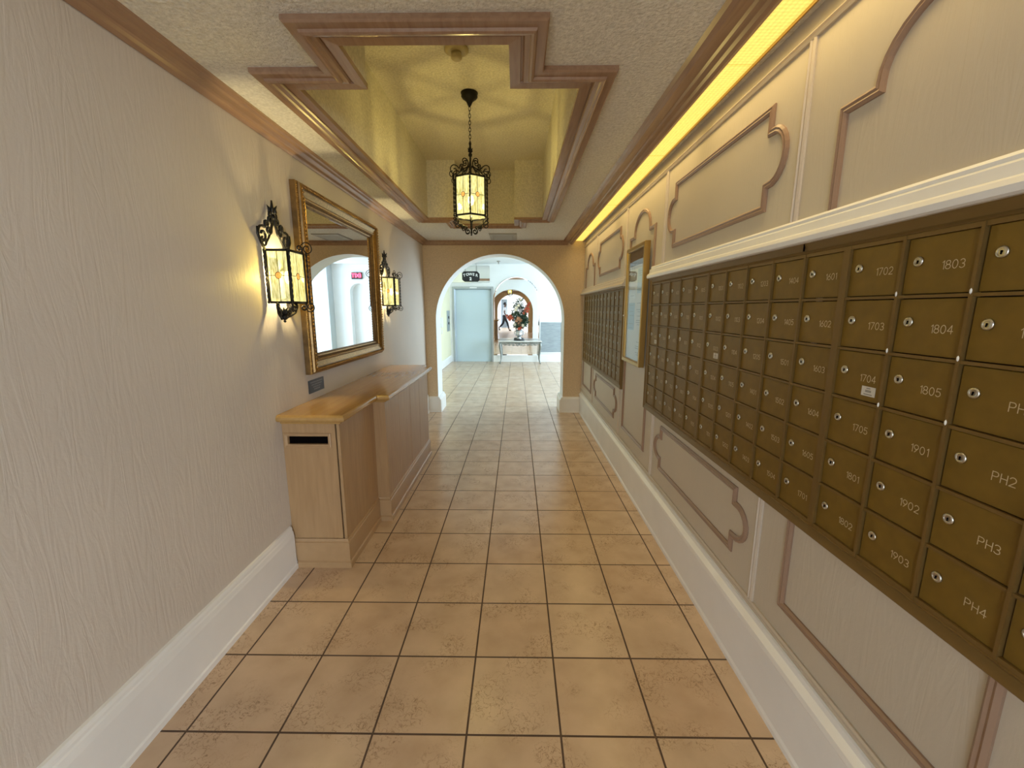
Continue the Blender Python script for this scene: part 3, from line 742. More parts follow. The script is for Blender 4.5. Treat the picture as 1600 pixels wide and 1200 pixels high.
b.box(x0, sx0, C0, C0 + .02, z0, z1); b.box(sx1, x1, C0, C0 + .02, z0, z1); b.box(sx0, sx1, C0, C0 + .02, z0, sz0); b.box(sx0, sx1, C0, C0 + .02, sz1, z1)
dr = b.build('door', M['oak'], t)
b = MB(); b.mould([(sx0, sz0), (sx1, sz0), (sx1, sz1), (sx0, sz1)], lambda a, c_, h: (a, C0 - h, c_), [(.002, -.01), (.0, .002), (-.006, .004), (-.012, .008), (-.017, .006), (-.018, 0)], True)
b.build('slot_frame', M['oaktrim'], dr)
b = MB(); b.box(sx0 - .005, sx1 + .005, C0 + .0195, C0 + .0215, sz0 - .005, sz1 + .005); b.build('slot', M['black'], dr)
b = MB(); b.box(-1.012, -1.003, C0 + .0195, C0 + .0215, z0, z1); b.build('door_gap', M['black'], t)
b = MB(); b.box(-1.003, XA, C0, C0 + .021, .17, .885); b.box(XL + .001, x0, C0, C0 + .021, .17, .885); b.build('stile', M['oak'], t)
b = MB(); b.mould(foot, XY(0), [(0, .178), (-.004, .176), (-.007, .168), (-.007, .160), (-.012, .156), (-.012, .040), (-.020, .034), (-.020, 0), (.0, 0)], False)
b.build('plinth', M['oaktrim'], t)
top = [(XL + .001, C0 - .0), (XA, C0), (XA, C1), (XB, C1), (XB, C2), (XA, C2), (XA, C3), (XL + .001, C3)]
topo = [(XL + .001, C0 - .01), (XA + .01, C0 - .01), (XA + .01, C1 - .01), (XB + .01, C1 - .01), (XB + .01, C2 + .01), (XA + .01, C2 + .01), (XA + .01, C3 - .002), (XL + .001, C3 - .002)]
b = MB()
def top_loft(prof):
    rings = []
    for u, z in prof:
        pts = [(XL + .001, C0 - u), (XA + u, C0 - u), (XA + u, C1 - u), (XB + u, C1 - u), (XB + u, C2 + u * .3), (XA + u, C2 + u * .3), (XA + u, C3), (XL + .001, C3)]
        rings.append([b.bm.verts.new((x, y, z)) for x, y in pts])
    n = 8
    for A, B in zip(rings, rings[1:]):
        for i in range(n): b.bm.faces.new((A[i], A[(i + 1) % n], B[(i + 1) % n], B[i]))
    ff = [b.bm.faces.new(rings[0][::-1]), b.bm.faces.new(rings[-1])]
    for q in ff: q.normal_update()
    bmesh.ops.triangulate(b.bm, faces=ff)
top_loft([(.004, .872), (.010, .874), (.014, .884), (.022, .888), (.034, .890), (.046, .896), (.052, .906), (.050, .918), (.044, .926), (.036, .930)])
b.build('countertop', M['oaktop'], t)

# ------------------------------------------------------------------ wrought-iron scrolls
def spiral(cx, cy, r, a0, turns, rend=.25, n=18):
    return [(cx + (r * (1 - (1 - rend) * i / n)) * cos(a0 + turns * 2 * pi * i / n), cy + (r * (1 - (1 - rend) * i / n)) * sin(a0 + turns * 2 * pi * i / n)) for i in range(n + 1)]
def cscroll(p, c1, r1, a1, t1, c2, r2, a2, t2):
    """two spirals (outer ends at angles a1, a2) joined by a smooth bar; p maps 2D to 3D"""
    s1 = spiral(*c1, r1, a1, t1)[::-1]; s2 = spiral(*c2, r2, a2, t2)
    A, B = Vector(s1[-1]), Vector(s2[0]); L = (B - A).length
    da = (Vector(s1[-1]) - Vector(s1[-2])).normalized(); db_ = (Vector(s2[1]) - Vector(s2[0])).normalized()
    mid = []
    for i in range(1, 8):
        t_ = i / 8; h00 = 2 * t_**3 - 3 * t_**2 + 1; h10 = t_**3 - 2 * t_**2 + t_; h01 = -2 * t_**3 + 3 * t_**2; h11 = t_**3 - t_**2
        q = A * h00 + da * L * h10 + B * h01 + db_ * L * h11; mid.append((q.x, q.y))
    return [p(*q) for q in s1 + mid + s2]
def twisted(b, p0, p1, r, m=None, n=26):
    p0, p1 = Vector(p0), Vector(p1)
    for ph in (0, pi):
        pts = [p0.lerp(p1, i / n) + Vector((cos(i * 1.1 + ph) * r * .6, sin(i * 1.1 + ph) * r * .6, 0)) for i in range(n + 1)]
        b.tube(pts, r * .62, 5, m)
def leafcup(b, c, s, m=None, up=1):
    c = Vector(c)
    for k in range(6):
        a = k * pi / 3; d = Vector((cos(a), sin(a), 0))
        b.tube([c, c + d * .45 * s + Vector((0, 0, .35 * s * up)), c + d * .42 * s + Vector((0, 0, .8 * s * up)), c + d * .75 * s + Vector((0, 0, 1.25 * s * up))], [.22 * s, .26 * s, .18 * s, .02 * s], 5, m)
    b.ball(c + Vector((0, 0, .2 * s * up)), .35 * s, m, 1)

# ------------------------------------------------------------------ pendant lantern
PXc, PYc = -.336, 3.2
ZT_, ZB_ = 2.425, 2.165          # glass body
t = thing('pendant_lantern', (PXc, PYc, ZK), 'black wrought-iron pendant lantern with lit stained glass hanging from the coffer', 'pendant light')
def P(x, y, z): return (PXc + x, PYc + y, z)
b = MB(); b.lathe([(.012, 2.905), (.016, 2.915), (.024, 2.930), (.040, 2.944), (.052, 2.952), (.058, 2.962), (.054, 2.972), (.060, 2.980), (.060, ZK)], (PXc, PYc, 0), 20)
b.ball(P(0, 0, 2.903), .010, None, 1); b.build('canopy', M['iron'], t)
b = MB(); zz = 2.898; k = 0
while zz > 2.66:
    L = .024
    pts = []
    for i in range(12):
        a = 2 * pi * i / 12; x = .0075 * cos(a); z = L * sin(a) * .62
        pts.append(P(x if k % 2 == 0 else 0, 0 if k % 2 == 0 else x, zz - L * .55 + z))
    b.tube(pts, .0021, 5, None, True); zz -= .0225; k += 1
b.build('chain', M['iron'], t)
HR = .118
def hexp(k, r): a = -pi / 2 + k * pi / 3 + .06; return (r * cos(a), r * sin(a))
b = MB()
b.tube([P(0, 0, 2.665), P(0, 0, 2.50)], .007, 8); leafcup(b, P(0, 0, 2.60), .026); b.ball(P(0, 0, 2.585), .016, None, 1); b.ball(P(0, 0, 2.50), .012, None, 1)
for z in (ZT_, ZB_):
    pts = [P(*hexp(k, HR), z) for k in range(6)]
    for k in range(6): b.tube([pts[k], pts[(k + 1) % 6]], .0072, 4)
for k in range(6): b.tube([P(*hexp(k, HR), ZT_), P(*hexp(k, HR), ZB_)], .0062, 4)
for k in range(6):
    b.tube([P(*hexp(k, HR), ZT_), P(*hexp(k, .06), ZT_ + .055), P(*hexp(k, .012), 2.51)], .0042, 5)
b.build('frame', M['iron'], t)
b = MB()
for k in range(6):
    q0 = P(*hexp(k, HR + .017), ZT_ + .004); q1 = P(*hexp(k, HR + .017), ZB_ - .004); twisted(b, q0, q1, .0058)
    b.ball(q0, .009, None, 1); b.ball(q1, .009, None, 1)
b.build('twisted_rod', M['iron'], t)
def radial(k, zf=1):
    def p(r_, z): x, y = hexp(k, 1); return P(x * r_, y * r_, z)
    return p
for k in range(6):
    b = MB(); p = radial(k)
    # upper: small S by the stem, then a large C over the corner
    b.tube(cscroll(p, (.045, 2.535), .026, radians(190), -1.2, (.060, 2.475), .016, radians(200), 1.1), .0036, 5)
    b.tube(cscroll(p, (.070, 2.500), .012, radians(60), 1.0, (.128, 2.462), .040, radians(150), -1.25), .0038, 5)
    b.tube(spiral_pts := [p(*q) for q in spiral(.145, 2.432, .024, radians(100), -1.0, .35)], .0032, 5)
    # lower: C-scroll under the corner and the belly curl towards the finial
    b.tube(cscroll(p, (.125, 2.120), .030, radians(60), 1.2, (.078, 2.100), .012, radians(260), 1.0), .0036, 5)
    b.tube(cscroll(p, (.072, 2.085), .014, radians(90), 1.0, (.030, 2.065), .024, radians(80), -1.2), .0036, 5)
    b.build('scroll', M['iron'], t)
b = MB(); b.tube([P(0, 0, 2.175), P(0, 0, 2.06)], .0055, 6); b.ball(P(0, 0, 2.055), .010, None, 1); b.ball(P(0, 0, 2.135), .010, None, 1); b.ball(P(0, 0, 2.085), .012, None, 1)
b.ball(P(0, 0, 2.040), .007, None, 1)
b.build('finial', M['iron'], t)
def pane_group(parent, c0, c1, z0, z1, normal, jw=.0145, lead=.0014):
    """one glass pane with lead lines and an orange jewel as sub-parts"""
    c0, c1, nv = Vector((*c0, 0)), Vector((*c1, 0)), Vector((*normal, 0)); d = (c1 - c0); L = d.length; d.normalize()
    up = Vector((0, 0, 1)); org = c0 + up * z0; H = z1 - z0
    def q(u, v, w): return org + d * u + up * v + nv * w
    b = MB(); b.faces([q(0, 0, 0), q(L, 0, 0), q(L, H, 0), q(0, H, 0)], [(0, 1, 2, 3)])
    g = b.build('glass_pane', M['paneglass'], parent, normals=False)
    b = MB(); J = (L / 2, H * .52)
    def bar(u0, v0, u1, v1):
        for w in (.002, -.002):
            dv = Vector((u1 - u0, v1 - v0)).normalized(); n_ = Vector((-dv.y, dv.x)) * lead
            b.faces([q(u0 + n_.x, v0 + n_.y, w), q(u1 + n_.x, v1 + n_.y, w), q(u1 - n_.x, v1 - n_.y, w), q(u0 - n_.x, v0 - n_.y, w)], [(0, 1, 2, 3)])
    bar(J[0], 0, J[0], J[1] - jw); bar(J[0], J[1] + jw, J[0], H); bar(0, J[1], J[0] - jw, J[1]); bar(J[0] + jw, J[1], L, J[1])
    ring = [q(J[0] + jw * cos(2 * pi * i / 20), J[1] + jw * 1.12 * sin(2 * pi * i / 20), .003) for i in range(20)]
    b.tube(ring, .0018, 5, None, True)
    b.build('lead_line', M['iron'], g)
    b = MB(); vs_ = [q(J[0], J[1], .007)] + [q(J[0] + jw * cos(2 * pi * i / 20), J[1] + jw * 1.12 * sin(2 * pi * i / 20), .003) for i in range(20)]
    b.faces(vs_, [(0, i + 1, (i + 1) % 20 + 1) for i in range(20)], None, True)
    b.build('jewel', M['jewel'], g)
for k in range(6):
    a0, a1 = hexp(k, HR - .003), hexp(k + 1, HR - .003)
    nx, ny = (a0[0] + a1[0]), (a0[1] + a1[1]); n_ = sqrt(nx * nx + ny * ny)
    pane_group(t, (PXc + a0[0], PYc + a0[1]), (PXc + a1[0], PYc + a1[1]), ZB_, ZT_, (nx / n_, ny / n_))
for zz, nm in ((ZT_ - .004, 'glass_top'), (ZB_ + .004, 'glass_bottom')):
    b = MB(); b.faces([P(*hexp(k, HR - .004), zz) for k in range(6)], [tuple(range(6))]); b.build(nm, M['paneglass'], t, normals=False)
b = MB(); b.lathe([(.008, 2.315), (.018, 2.300), (.022, 2.275), (.016, 2.255), (.006, 2.245)], (PXc, PYc, 0), 12); b.build('bulb', M['bulb'], t)
b = MB(); b.tube([P(0, 0, 2.50), P(0, 0, 2.32)], .006, 6); b.lathe([(.014, 2.31), (.014, 2.36)], (PXc, PYc, 0), 10); b.build('socket', M['iron'], t)
def point(name, loc, power, r=.022):
    d = bpy.data.lights.new(name, 'POINT'); d.energy = power; d.color = (1.0, .84, .52) if 'pendant' in name else LAMP_COL; d.shadow_soft_size = r
    o = bpy.data.objects.new(name, d); COL.objects.link(o); o.location = loc; return o
point('pendant_bulb_light', (PXc, PYc, 2.275), PENDANT_W, .020)

# ------------------------------------------------------------------ wall sconces
def sconce(yc, label):
    t = thing('wall_sconce', (XL, yc, 1.45), label, 'wall light', 'iron lantern sconces beside the gilt mirror')
    x0, x1, hw = XL + .014, XL + .125, .078
    zt, zb = 1.800, 1.535
    b = MB()
    cor = [(x0, yc - hw - .008), (x1, yc - hw), (x1, yc + hw), (x0, yc + hw + .008)]
    for z in (zt, zb):
        for i in range(3): b.tube([(*cor[i], z), (*cor[i + 1], z)], .0085, 4)
    for cx, cy in cor: b.tube([(cx, cy, zt), (cx, cy, zb)], .0075, 4)
    b.box(XL, XL + .008, yc - .035, yc + .035, 1.56, 1.76)
    for sy in (-1, 1): b.tube([(XL + .004, yc + sy * .04, 1.70), (x0, yc + sy * (hw + .006), 1.72)], .005, 5)
    b.build('frame', M['iron'], t)
    b = MB()
    for cx, cy in cor:
        ox = cx + (.012 if cx == x1 else 0); oy = cy + (.012 if cy > yc else -.012)
        twisted(b, (ox, oy, zt - .004), (ox, oy, zb + .004), .0052); b.ball((ox, oy, zt), .008, None, 1); b.ball((ox, oy, zb), .008, None, 1)
    b.build('twisted_rod', M['iron'], t)
    # crest against the wall
    b = MB()
    for s_ in (-1, 1):
        p = lambda u, z, s_=s_: (XL + .022, yc + s_ * u, z)
        b.tube(cscroll(p, (.030, 1.955), .022, radians(200), -1.25, (.048, 1.905), .024, radians(170), 1.2), .0062, 6)
        b.tube(cscroll(p, (.066, 1.930), .016, radians(60), 1.1, (.108, 1.872), .046, radians(120), -1.3), .0068, 6)
        b.tube([p(*q) for q in spiral(.098, 1.840, .026, radians(60), -1.1, .3)], .0055, 6)
        b.tube([p(*q) for q in spiral(.020, 1.985, .018, radians(-60), 1.1, .3)], .0050, 5)
        b.tube([p(0, 1.99), p(.012, 1.95), p(.032, 1.90), p(.058, 1.862), p(.078, 1.84)], .0058, 5)
        b.tube([p(.100, 1.800), p(.128, 1.830), p(.150, 1.870), p(.146, 1.905)], .0060, 5)
    b.ball((XL + .022, yc, 1.975), .015, None, 1); leafcup(b, (XL + .022, yc, 1.990), .036)
    b.tube([(XL + .022, yc, 1.99), (XL + .022, yc, 2.06)], [.013, .004], 5)
    b.build('crest', M['iron'], t)
    b = MB()
    for s_ in (-1, 1):
        p = lambda u, z, s_=s_: (XL + .022 + u * .35, yc + s_ * u, z)
        b.tube(cscroll(p, (.078, 1.508), .026, radians(30), 1.2, (.045, 1.490), .016, radians(60), -1.1), .0062, 6)
        b.tube(cscroll(p, (.040, 1.478), .016, radians(60), 1.1, (.018, 1.462), .016, radians(240), -1.1), .0058, 6)
        b.tube([p(.096, 1.537), p(.100, 1.51), p(.085, 1.478), p(.05, 1.460), p(.012, 1.452)], .0056, 5)
    leafcup(b, (XL + .034, yc, 1.470), .032); b.ball((XL + .034, yc, 1.455), .017, None, 1); b.ball((XL + .034, yc, 1.434), .008, None, 1)
    b.build('lower_scroll', M['iron'], t)
    for s_ in (-1, 1):       # thin curls on the outer corners
        for z_, fl in ((zt, 1), (zb, -1)):
            b = MB(); p = lambda u, v, s_=s_, z_=z_, fl=fl: (x1 + u * .55, yc + s_ * (hw + u * .8), z_ + fl * v)
            sc_ = 1.0 if fl > 0 else .8
            b.tube([p(.004, 0), p(-.015, .030 * sc_)] + [p(*q) for q in spiral(.026 * sc_, .030 * sc_, .036 * sc_, radians(150), -1.5, .22, 24)], .0030, 5)
            b.tube([p(.002, .0)] + [p(*q) for q in spiral(-.020, .026, .020, radians(-60), 1.1, .25)], .0044, 5)
            b.build('curl', M['iron'], t)
    seg = [(cor[0], cor[1]), (cor[1], cor[2]), (cor[2], cor[3])]
    for (a0, a1) in seg:
        d = Vector((a1[0] - a0[0], a1[1] - a0[1])).normalized(); pane_group(t, a0, a1, zb, zt, (d.y, -d.x) if True else None, .0150, .0013)
    b = MB(); b.lathe([(.007, 1.70), (.013, 1.69), (.016, 1.665), (.012, 1.645), (.005, 1.635)], (XL + .072, yc, 0), 12); b.build('bulb', M['bulb'], t)
    b = MB(); b.tube([(XL + .072, yc, 1.635), (XL + .072, yc, 1.56), (XL + .02, yc, 1.545)], .006, 6); b.build('socket', M['iron'], t)
    point('sconce_bulb_light', (XL + .072, yc, 1.667), SCONCE_W, .016)
sconce(2.29, 'lit black iron lantern sconce to the left of the gilt mirror, nearest the viewer')
sconce(4.16, 'lit black iron lantern sconce to the right of the gilt mirror, towards the arch')

# ------------------------------------------------------------------ ceiling fittings
t = thing('smoke_detector', (-.36, 2.72, ZK), 'round yellowed smoke detector on the coffer ceiling', 'smoke detector')
b = MB(); b.lathe([(.068, 0), (.070, -.012), (.050, -.022)][::-1], (-.355, 2.70, ZK), 24); b.build('base', M['beigeplastic'], t)
b = MB(); b.lathe([(.030, -.022), (.032, -.050), (.024, -.058), (.012, -.060)][::-1], (-.355, 2.70, ZK), 20); b.build('sensor', M['beigeplastic'], t)
t = thing('ceiling_vent', (-.18, 5.63, ZC), 'grey metal air vent in the ceiling just before the arch', 'air vent')
b = MB(); b.mould([(-.355, 5.40), (-.005, 5.40), (-.005, 5.86), (-.355, 5.86)], XY(0), [(0, ZC), (.004, ZC - .012), (.05, ZC - .020), (.06, ZC - .006), (.06, ZC)], True); b.build('frame', M['ventgrey'], t)
b = MB(); b.box(-.30, -.06, 5.46, 5.80, ZC - .001, ZC); b.build('duct_opening', M['black'], t)
for k in range(5):
    b = MB(); b.obox(Matrix.Translation((-.18, 5.50 + k * .065, ZC - .010)) @ Matrix.Rotation(radians(-24), 4, 'X'), .24, .058, .002); b.build('blade', M['ventgrey'], t)

# ------------------------------------------------------------------ lobby: lift door and its surroundings
def on(b, name, m, parent):
    return b.build(name, m, parent)
t = thing('door_1', (-1.25, LY1, 0), '', ''); del t['label']; del t['category']; t['kind'] = 'structure'
b = MB(); b.box(-1.74, -.745, LY1 + .06, LY1 + .10, 0, 2.06); b.build('door_leaf', M['elevator'], t)
b = MB(); b.mould([(-1.775, 0.001), (-1.775, 2.07), (-.72, 2.07), (-.72, 0.001)], XZ(LY1, -1), [(-.03, -.10), (-.03, -.04), (.0, -.0), (.0, .012), (.055, .012), (.055, 0)], False); b.build('door_frame', M['steel'], t)
b = MB(); b.box(-1.33, -1.13, LY1 - .016, LY1 - .012, 2.082, 2.112); b.build('header_plate', M['signwhite'], t)
b = MB(); b.box(-1.93 + .04, -.70, LY1 - .022, LY1 - .0, 2.15, 2.235); struct('trim_30', b, M['white'])
b = MB(); b.box(-1.88, -.765, LY1 - .008, LY1, 2.24, 2.69); tag(b.build('transom_mirror', M['mirror']), 'wide mirror panel above the pale blue lift door', 'mirror')
# lift call panel, thermostat and outlet on the left lobby wall
t = thing('call_panel', (LX0, 11.6, 1.0), 'tall steel lift call panel left of the lift door', 'control panel')
b = MB(); b.box(LX0, LX0 + .012, 11.34, 11.80, .90, 1.46); b.build('plate', M['steel'], t)
for z in (1.28, 1.12):
    b = MB(); b.lathe([(.035, 0), (.035, .012), (.025, .016)], (LX0 + .012, 11.57, z), 14, None, Matrix.Rotation(pi / 2, 4, 'Y').to_3x3()); b.build('button', M['signblack'], t)
b = MB(); b.box(LX0, LX0 + .02, 10.40, 10.66, 1.05, 1.29); tag(b.build('thermostat', M['plastic']), 'white box on the pale yellow wall left of the call panel', 'thermostat')
b = MB(); b.box(LX0, LX0 + .008, 10.52, 10.60, .88, .99); tag(b.build('wall_outlet', M['plastic']), 'small white cover plate below the white wall box', 'outlet')

# TOWER 2 sign
t = thing('hanging_sign', (-1.29, LY1 - .10, 2.40), 'black octagonal sign reading TOWER 2 above the lift door', 'sign')
b = MB(); cx, cz, w_, h_, ch = -1.29, 2.40, .235, .135, .05
oc = [(cx - w_ + ch, cz - h_), (cx + w_ - ch, cz - h_), (cx + w_, cz - h_ + ch), (cx + w_, cz + h_ - ch), (cx + w_ - ch, cz + h_), (cx - w_ + ch, cz + h_), (cx - w_, cz + h_ - ch), (cx - w_, cz - h_ + ch)]
b.prism(oc, lambda a, c_, h: (a, h, c_), LY1 - .11, LY1 - .09, M['signblack']); b.build('board', None, t)
b = MB()
for xx in (-1.45, -1.13): b.tube([(xx, LY1 - .10, 2.53), (xx, LY1 - .10, ZL)], .004, 5)
b.build('rod', M['signblack'], t)
dg = bpy.context.evaluated_depsgraph_get()
def letter(ch_, size, loc, rot, m, name, parent, off=.006, ext=.001):
    cu = bpy.data.curves.new('letter', 'FONT'); cu.body = ch_; cu.size = size; cu.align_x = 'CENTER'; cu.align_y = 'CENTER'; cu.extrude = ext; cu.offset = off; cu.resolution_u = 3
    o = bpy.data.objects.new('tmp', cu); COL.objects.link(o); bpy.context.view_layer.update()
    me = bpy.data.meshes.new_from_object(o.evaluated_get(bpy.context.evaluated_depsgraph_get()))
    bpy.data.objects.remove(o)
    mt = Matrix.Translation(loc) @ rot
    me.transform(mt); me.materials.clear(); me.materials.append(m)
    o2 = bpy.data.objects.new(name, me); COL.objects.link(o2); o2.parent = parent; o2.matrix_parent_inverse = Matrix.Translation(-parent.location); return o2
RX = Matrix.Rotation(pi / 2, 4, 'X')
for i, ch_ in enumerate('TOWER'):
    u = (i - 2) / 2
    letter(ch_, .100, (cx + u * .172, LY1 - .112, cz + .055 - .030 * u * u), Matrix.Rotation(.16 * u, 4, 'Y') @ RX, M['signwhite'], 'letter', t, .003)
letter('2', .11, (cx, LY1 - .112, cz - .070), RX, M['signwhite'], 'letter', t)

# arched mirror on the far wall, slightly tipped forward
MXc, MXr, MZs, MZb = -.015, .648, 1.745, .195
tilt = math.tan(radians(.27))
pts = [(MXc + MXr, MZb), (MXc + MXr, MZs)] + [(MXc + MXr * cos(pi * i / 36), MZs + MXr * sin(pi * i / 36)) for i in range(1, 36)] + [(MXc - MXr, MZs), (MXc - MXr, MZb)]
t = thing('arched_mirror', (MXc, LY1, MZb), 'tall arched frameless mirror on the far lobby wall behind the console table', 'mirror')
b = MB(); b.prism(pts, lambda a, c_, h: (a, LY1 - .004 - h - (c_ - MZb) * tilt, c_), .0, .005, M['mirror']); b.build('mirror_glass', None, t)
b = MB(); b.mould(pts, lambda a, c_, h: (a, LY1 - .004 - h - (c_ - MZb) * tilt, c_), [(-.001, -.003), (-.001, .008), (.022, .0062), (.022, .004)], True); b.build('bevelled_edge', mirror_mat('bevel_mirror', .97), t)

# grey grasscloth panel
t = thing('wall_panel', (.96, LY1, .28), 'framed grey grasscloth panel on the wall right of the console table', 'panel')
b = MB(); b.box(.665, 1.28, LY1 - .010, LY1, .275, 1.145); b.build('cloth', M['greypanel'], t)
b = MB(); b.mould([(.655, .265), (1.29, .265), (1.29, 1.155), (.655, 1.155)], XZ(LY1, -1), [(0, 0), (0, .018), (.018, .018), (.018, .008)], True); b.build('frame', M['whitetrim'], t)

# exit sign (reflected in the gilt mirror)
t = thing('exit_sign', (1.90, LY1 - .08, 2.42), 'small lit red exit sign over the arched niche on the right of the lobby', 'exit sign')
b = MB(); b.box(1.76, 2.04, LY1 - .07, LY1 - .0, 2.33, 2.51); b.build('housing', M['signblack'], t)
for i, ch_ in enumerate('EXIT'):
    letter(ch_, .15, (1.90 + (i - 1.5) * .064, LY1 - .072, 2.42), RX, M['exitred'], 'letter', t, .004)

# sprinkler / small ceiling fitting
b = MB(); b.lathe([(.05, 0), (.05, -.01), (.02, -.03), (.012, -.07), (.03, -.075)][::-1], (-.48, 11.2, ZL), 14); tag(b.build('sprinkler', M['ventgrey']), 'small round sprinkler head on the lobby ceiling', 'sprinkler')

# ------------------------------------------------------------------ console table in the lobby
t = thing('console_table', (.10, 11.66, 0), 'small silver console table with curved legs and white marble top', 'table')
TX0, TX1, TY0, TY1, TZ = -.505, .700, 11.42, 11.90, .640
b = MB()
def ttop(u, z): return [(TX0 + .02 - u, TY0 - u), (TX0 + .35, TY0 - u + .015), ((TX0 + TX1) / 2 - .2, TY0 - u - .012), ((TX0 + TX1) / 2 + .2, TY0 - u - .012), (TX1 - .35, TY0 - u + .015), (TX1 - .02 + u, TY0 - u), (TX1 - .02 + u, TY1), (TX0 + .02 - u, TY1)]
rings = [[b.bm.verts.new((x, y, z)) for x, y in ttop(u, z)] for u, z in ((.0, TZ - .026), (.010, TZ - .024), (.016, TZ - .014), (.010, TZ - .003), (0, TZ))]
for A, B in zip(rings, rings[1:]):
    for i in range(8): b.bm.faces.new((A[i], A[(i + 1) % 8], B[(i + 1) % 8], B[i]))
b.bm.faces.new(rings[0][::-1]); b.bm.faces.new(rings[-1]); b.build('table_top', M['marble'], t)
b = MB()
b.box(TX0 + .04, TX1 - .04, TY0 + .02, TY0 + .045, TZ - .085, TZ - .026); b.box(TX0 + .04, TX0 + .065, TY0 + .02, TY1 - .02, TZ - .085, TZ - .026); b.box(TX1 - .065, TX1 - .04, TY0 + .02, TY1 - .02, TZ - .085, TZ - .026)
xc = (TX0 + TX1) / 2
for s_ in (-1, 1):
    for (a, w2, d) in ((.10, .03, .05), (.20, .025, .04), (.30, .03, .035), (.40, .022, .025)):
        b.tube([(xc + s_ * (a + q[0]), TY0 + .014, TZ - .085 - d * .3 + q[1]) for q in spiral(0, 0, w2, radians(-90), 1.3 * s_, .2)], .007, 5)
    b.tube([(xc + s_ * (.02 + .46 * i / 14), TY0 + .016, TZ - .088 - .028 * abs(sin(i * .9)) - .02 * (1 - i / 14)) for i in range(15)], .009, 5)
for (dx, r_) in ((0, .035), (-.045, .024), (.045, .024)): b.ball((xc + dx, TY0 + .014, TZ - .095), r_, None, 2, (1, .5, 1.1))
b.build('apron', M['silver'], t)
for sx in (-1, 1):
    for sy in (-1, 1):
        x_ = (TX0 + .065) if sx < 0 else (TX1 - .065); y_ = TY0 + .05 if sy < 0 else TY1 - .05
        b = MB(); ly = sy if sy < 0 else .2
        b.tube([(x_, y_, TZ - .03), (x_ + sx * .020, y_ + ly * .010, TZ - .10), (x_ + sx * .026, y_ + ly * .014, TZ - .16), (x_ + sx * .010, y_ + ly * .004, TZ - .28), (x_ - sx * .006, y_, TZ - .42), (x_ - sx * .002, y_, TZ - .53), (x_ + sx * .014, y_ + ly * .01, .045), (x_ + sx * .026, y_ + ly * .014, .02), (x_ + sx * .020, y_ + ly * .012, .003)],
               [.032, .036, .034, .024, .017, .014, .015, .020, .012], 8)
        b.ball((x_ + sx * .030, y_ + ly * .016, TZ - .13), .026, None, 1, (.9, .9, 1.4))
        b.build('leg', M['silver'], t)

# vase and flowers
VX, VY = .065, 11.66
t = thing('vase', (VX, VY, TZ), 'pewter urn vase on a dark stand in the middle of the console table', 'vase')
b = MB(); b.lathe([(.150, TZ + .001), (.152, TZ + .012), (.140, TZ + .030), (.110, TZ + .038), (.06, TZ + .040)], (VX, VY, 0), 24); b.build('stand', M['signblack'], t)
b = MB(); b.lathe([(.062, TZ + .040), (.066, TZ + .052), (.046, TZ + .066), (.028, TZ + .082), (.030, TZ + .095), (.062, TZ + .115), (.086, TZ + .150), (.090, TZ + .185), (.086, TZ + .23), (.096, TZ + .262), (.104, TZ + .272), (.100, TZ + .276), (.088, TZ + .262)], (VX, VY, 0), 24); b.build('urn', M['vase'], t)
for s_ in (-1, 1):
    b = MB(); b.tube([(VX + s_ * q[0], VY, TZ + q[1]) for q in ((.080, .14), (.120, .15), (.135, .19), (.118, .235), (.088, .245))], .007, 6); b.build('handle', M['vase'], t)

t = thing('flower_arrangement', (VX, VY, TZ + .26), 'tall silk arrangement of orange and cream blossoms standing in the pewter urn', 'flowers')
b = MB(); rnd = random.Random(3)
tips = []
FZ = TZ + .285
for k in range(70):
    a = rnd.uniform(0, 2 * pi); sp = rnd.uniform(.05, .34); h = rnd.uniform(.12, .88) * (1 - sp * .9)
    if k < 6: sp = rnd.uniform(.0, .10); h = rnd.uniform(.75, .92)
    tip = Vector((VX + cos(a) * sp, VY + sin(a) * sp * .55, FZ + h)); base = Vector((VX + cos(a) * .03, VY + sin(a) * .03, FZ))
    mid = base.lerp(tip, .5) + Vector((0, 0, .04))
    b.tube([base, mid, tip], [.004, .003, .002], 4)
    for j in range(9):
        q = mid.lerp(tip, j / 8) if j > 2 else base.lerp(mid, .5 + j * .2)
        d = Vector((rnd.uniform(-1, 1), rnd.uniform(-.7, .7), rnd.uniform(-.6, .9))).normalized(); L = rnd.uniform(.06, .12)
        sd = d.cross(Vector((rnd.uniform(-1, 1), rnd.uniform(-1, 1), 1))).normalized() * L * .22
        up_ = d.cross(sd).normalized() * L * .08
        b.faces([q, q + d * L * .45 + sd, q + d * L, q + d * L * .45 - sd, q + d * L * .5 + up_], [(0, 1, 4), (1, 2, 4), (2, 3, 4), (3, 0, 4)])
o = b.build('foliage', M['leaf'], t); o['kind'] = 'stuff'
def blossom(c, r, m, n=6, tilt_=(0, -1, .3)):
    b = MB(); ax = Vector(tilt_).normalized(); e1 = ax.orthogonal().normalized(); e2 = ax.cross(e1); c = Vector(c)
    for lay, (rr_, lift) in enumerate(((1.0, .12), (.62, .40))):
        for k in range(n):
            a = 2 * pi * k / n + lay * .5 + c.x * 9; d = e1 * cos(a) + e2 * sin(a) + ax * rnd.uniform(-.1, .35); s_ = e1 * -sin(a) + e2 * cos(a)
            b.faces([c, c + d * r * rr_ * .55 + s_ * r * .20 + ax * r * lift * .7, c + d * r * rr_ + ax * r * lift * 1.5, c + d * r * rr_ * .55 - s_ * r * .20 + ax * r * lift * .7, c + d * r * rr_ * .5 + ax * r * lift * .3],
                    [(0, 1, 4), (1, 2, 4), (2, 3, 4), (3, 0, 4)])
    b.ball(c + ax * r * .2, r * .22, None, 1)
    b.build('blossom', m, t, normals=False)
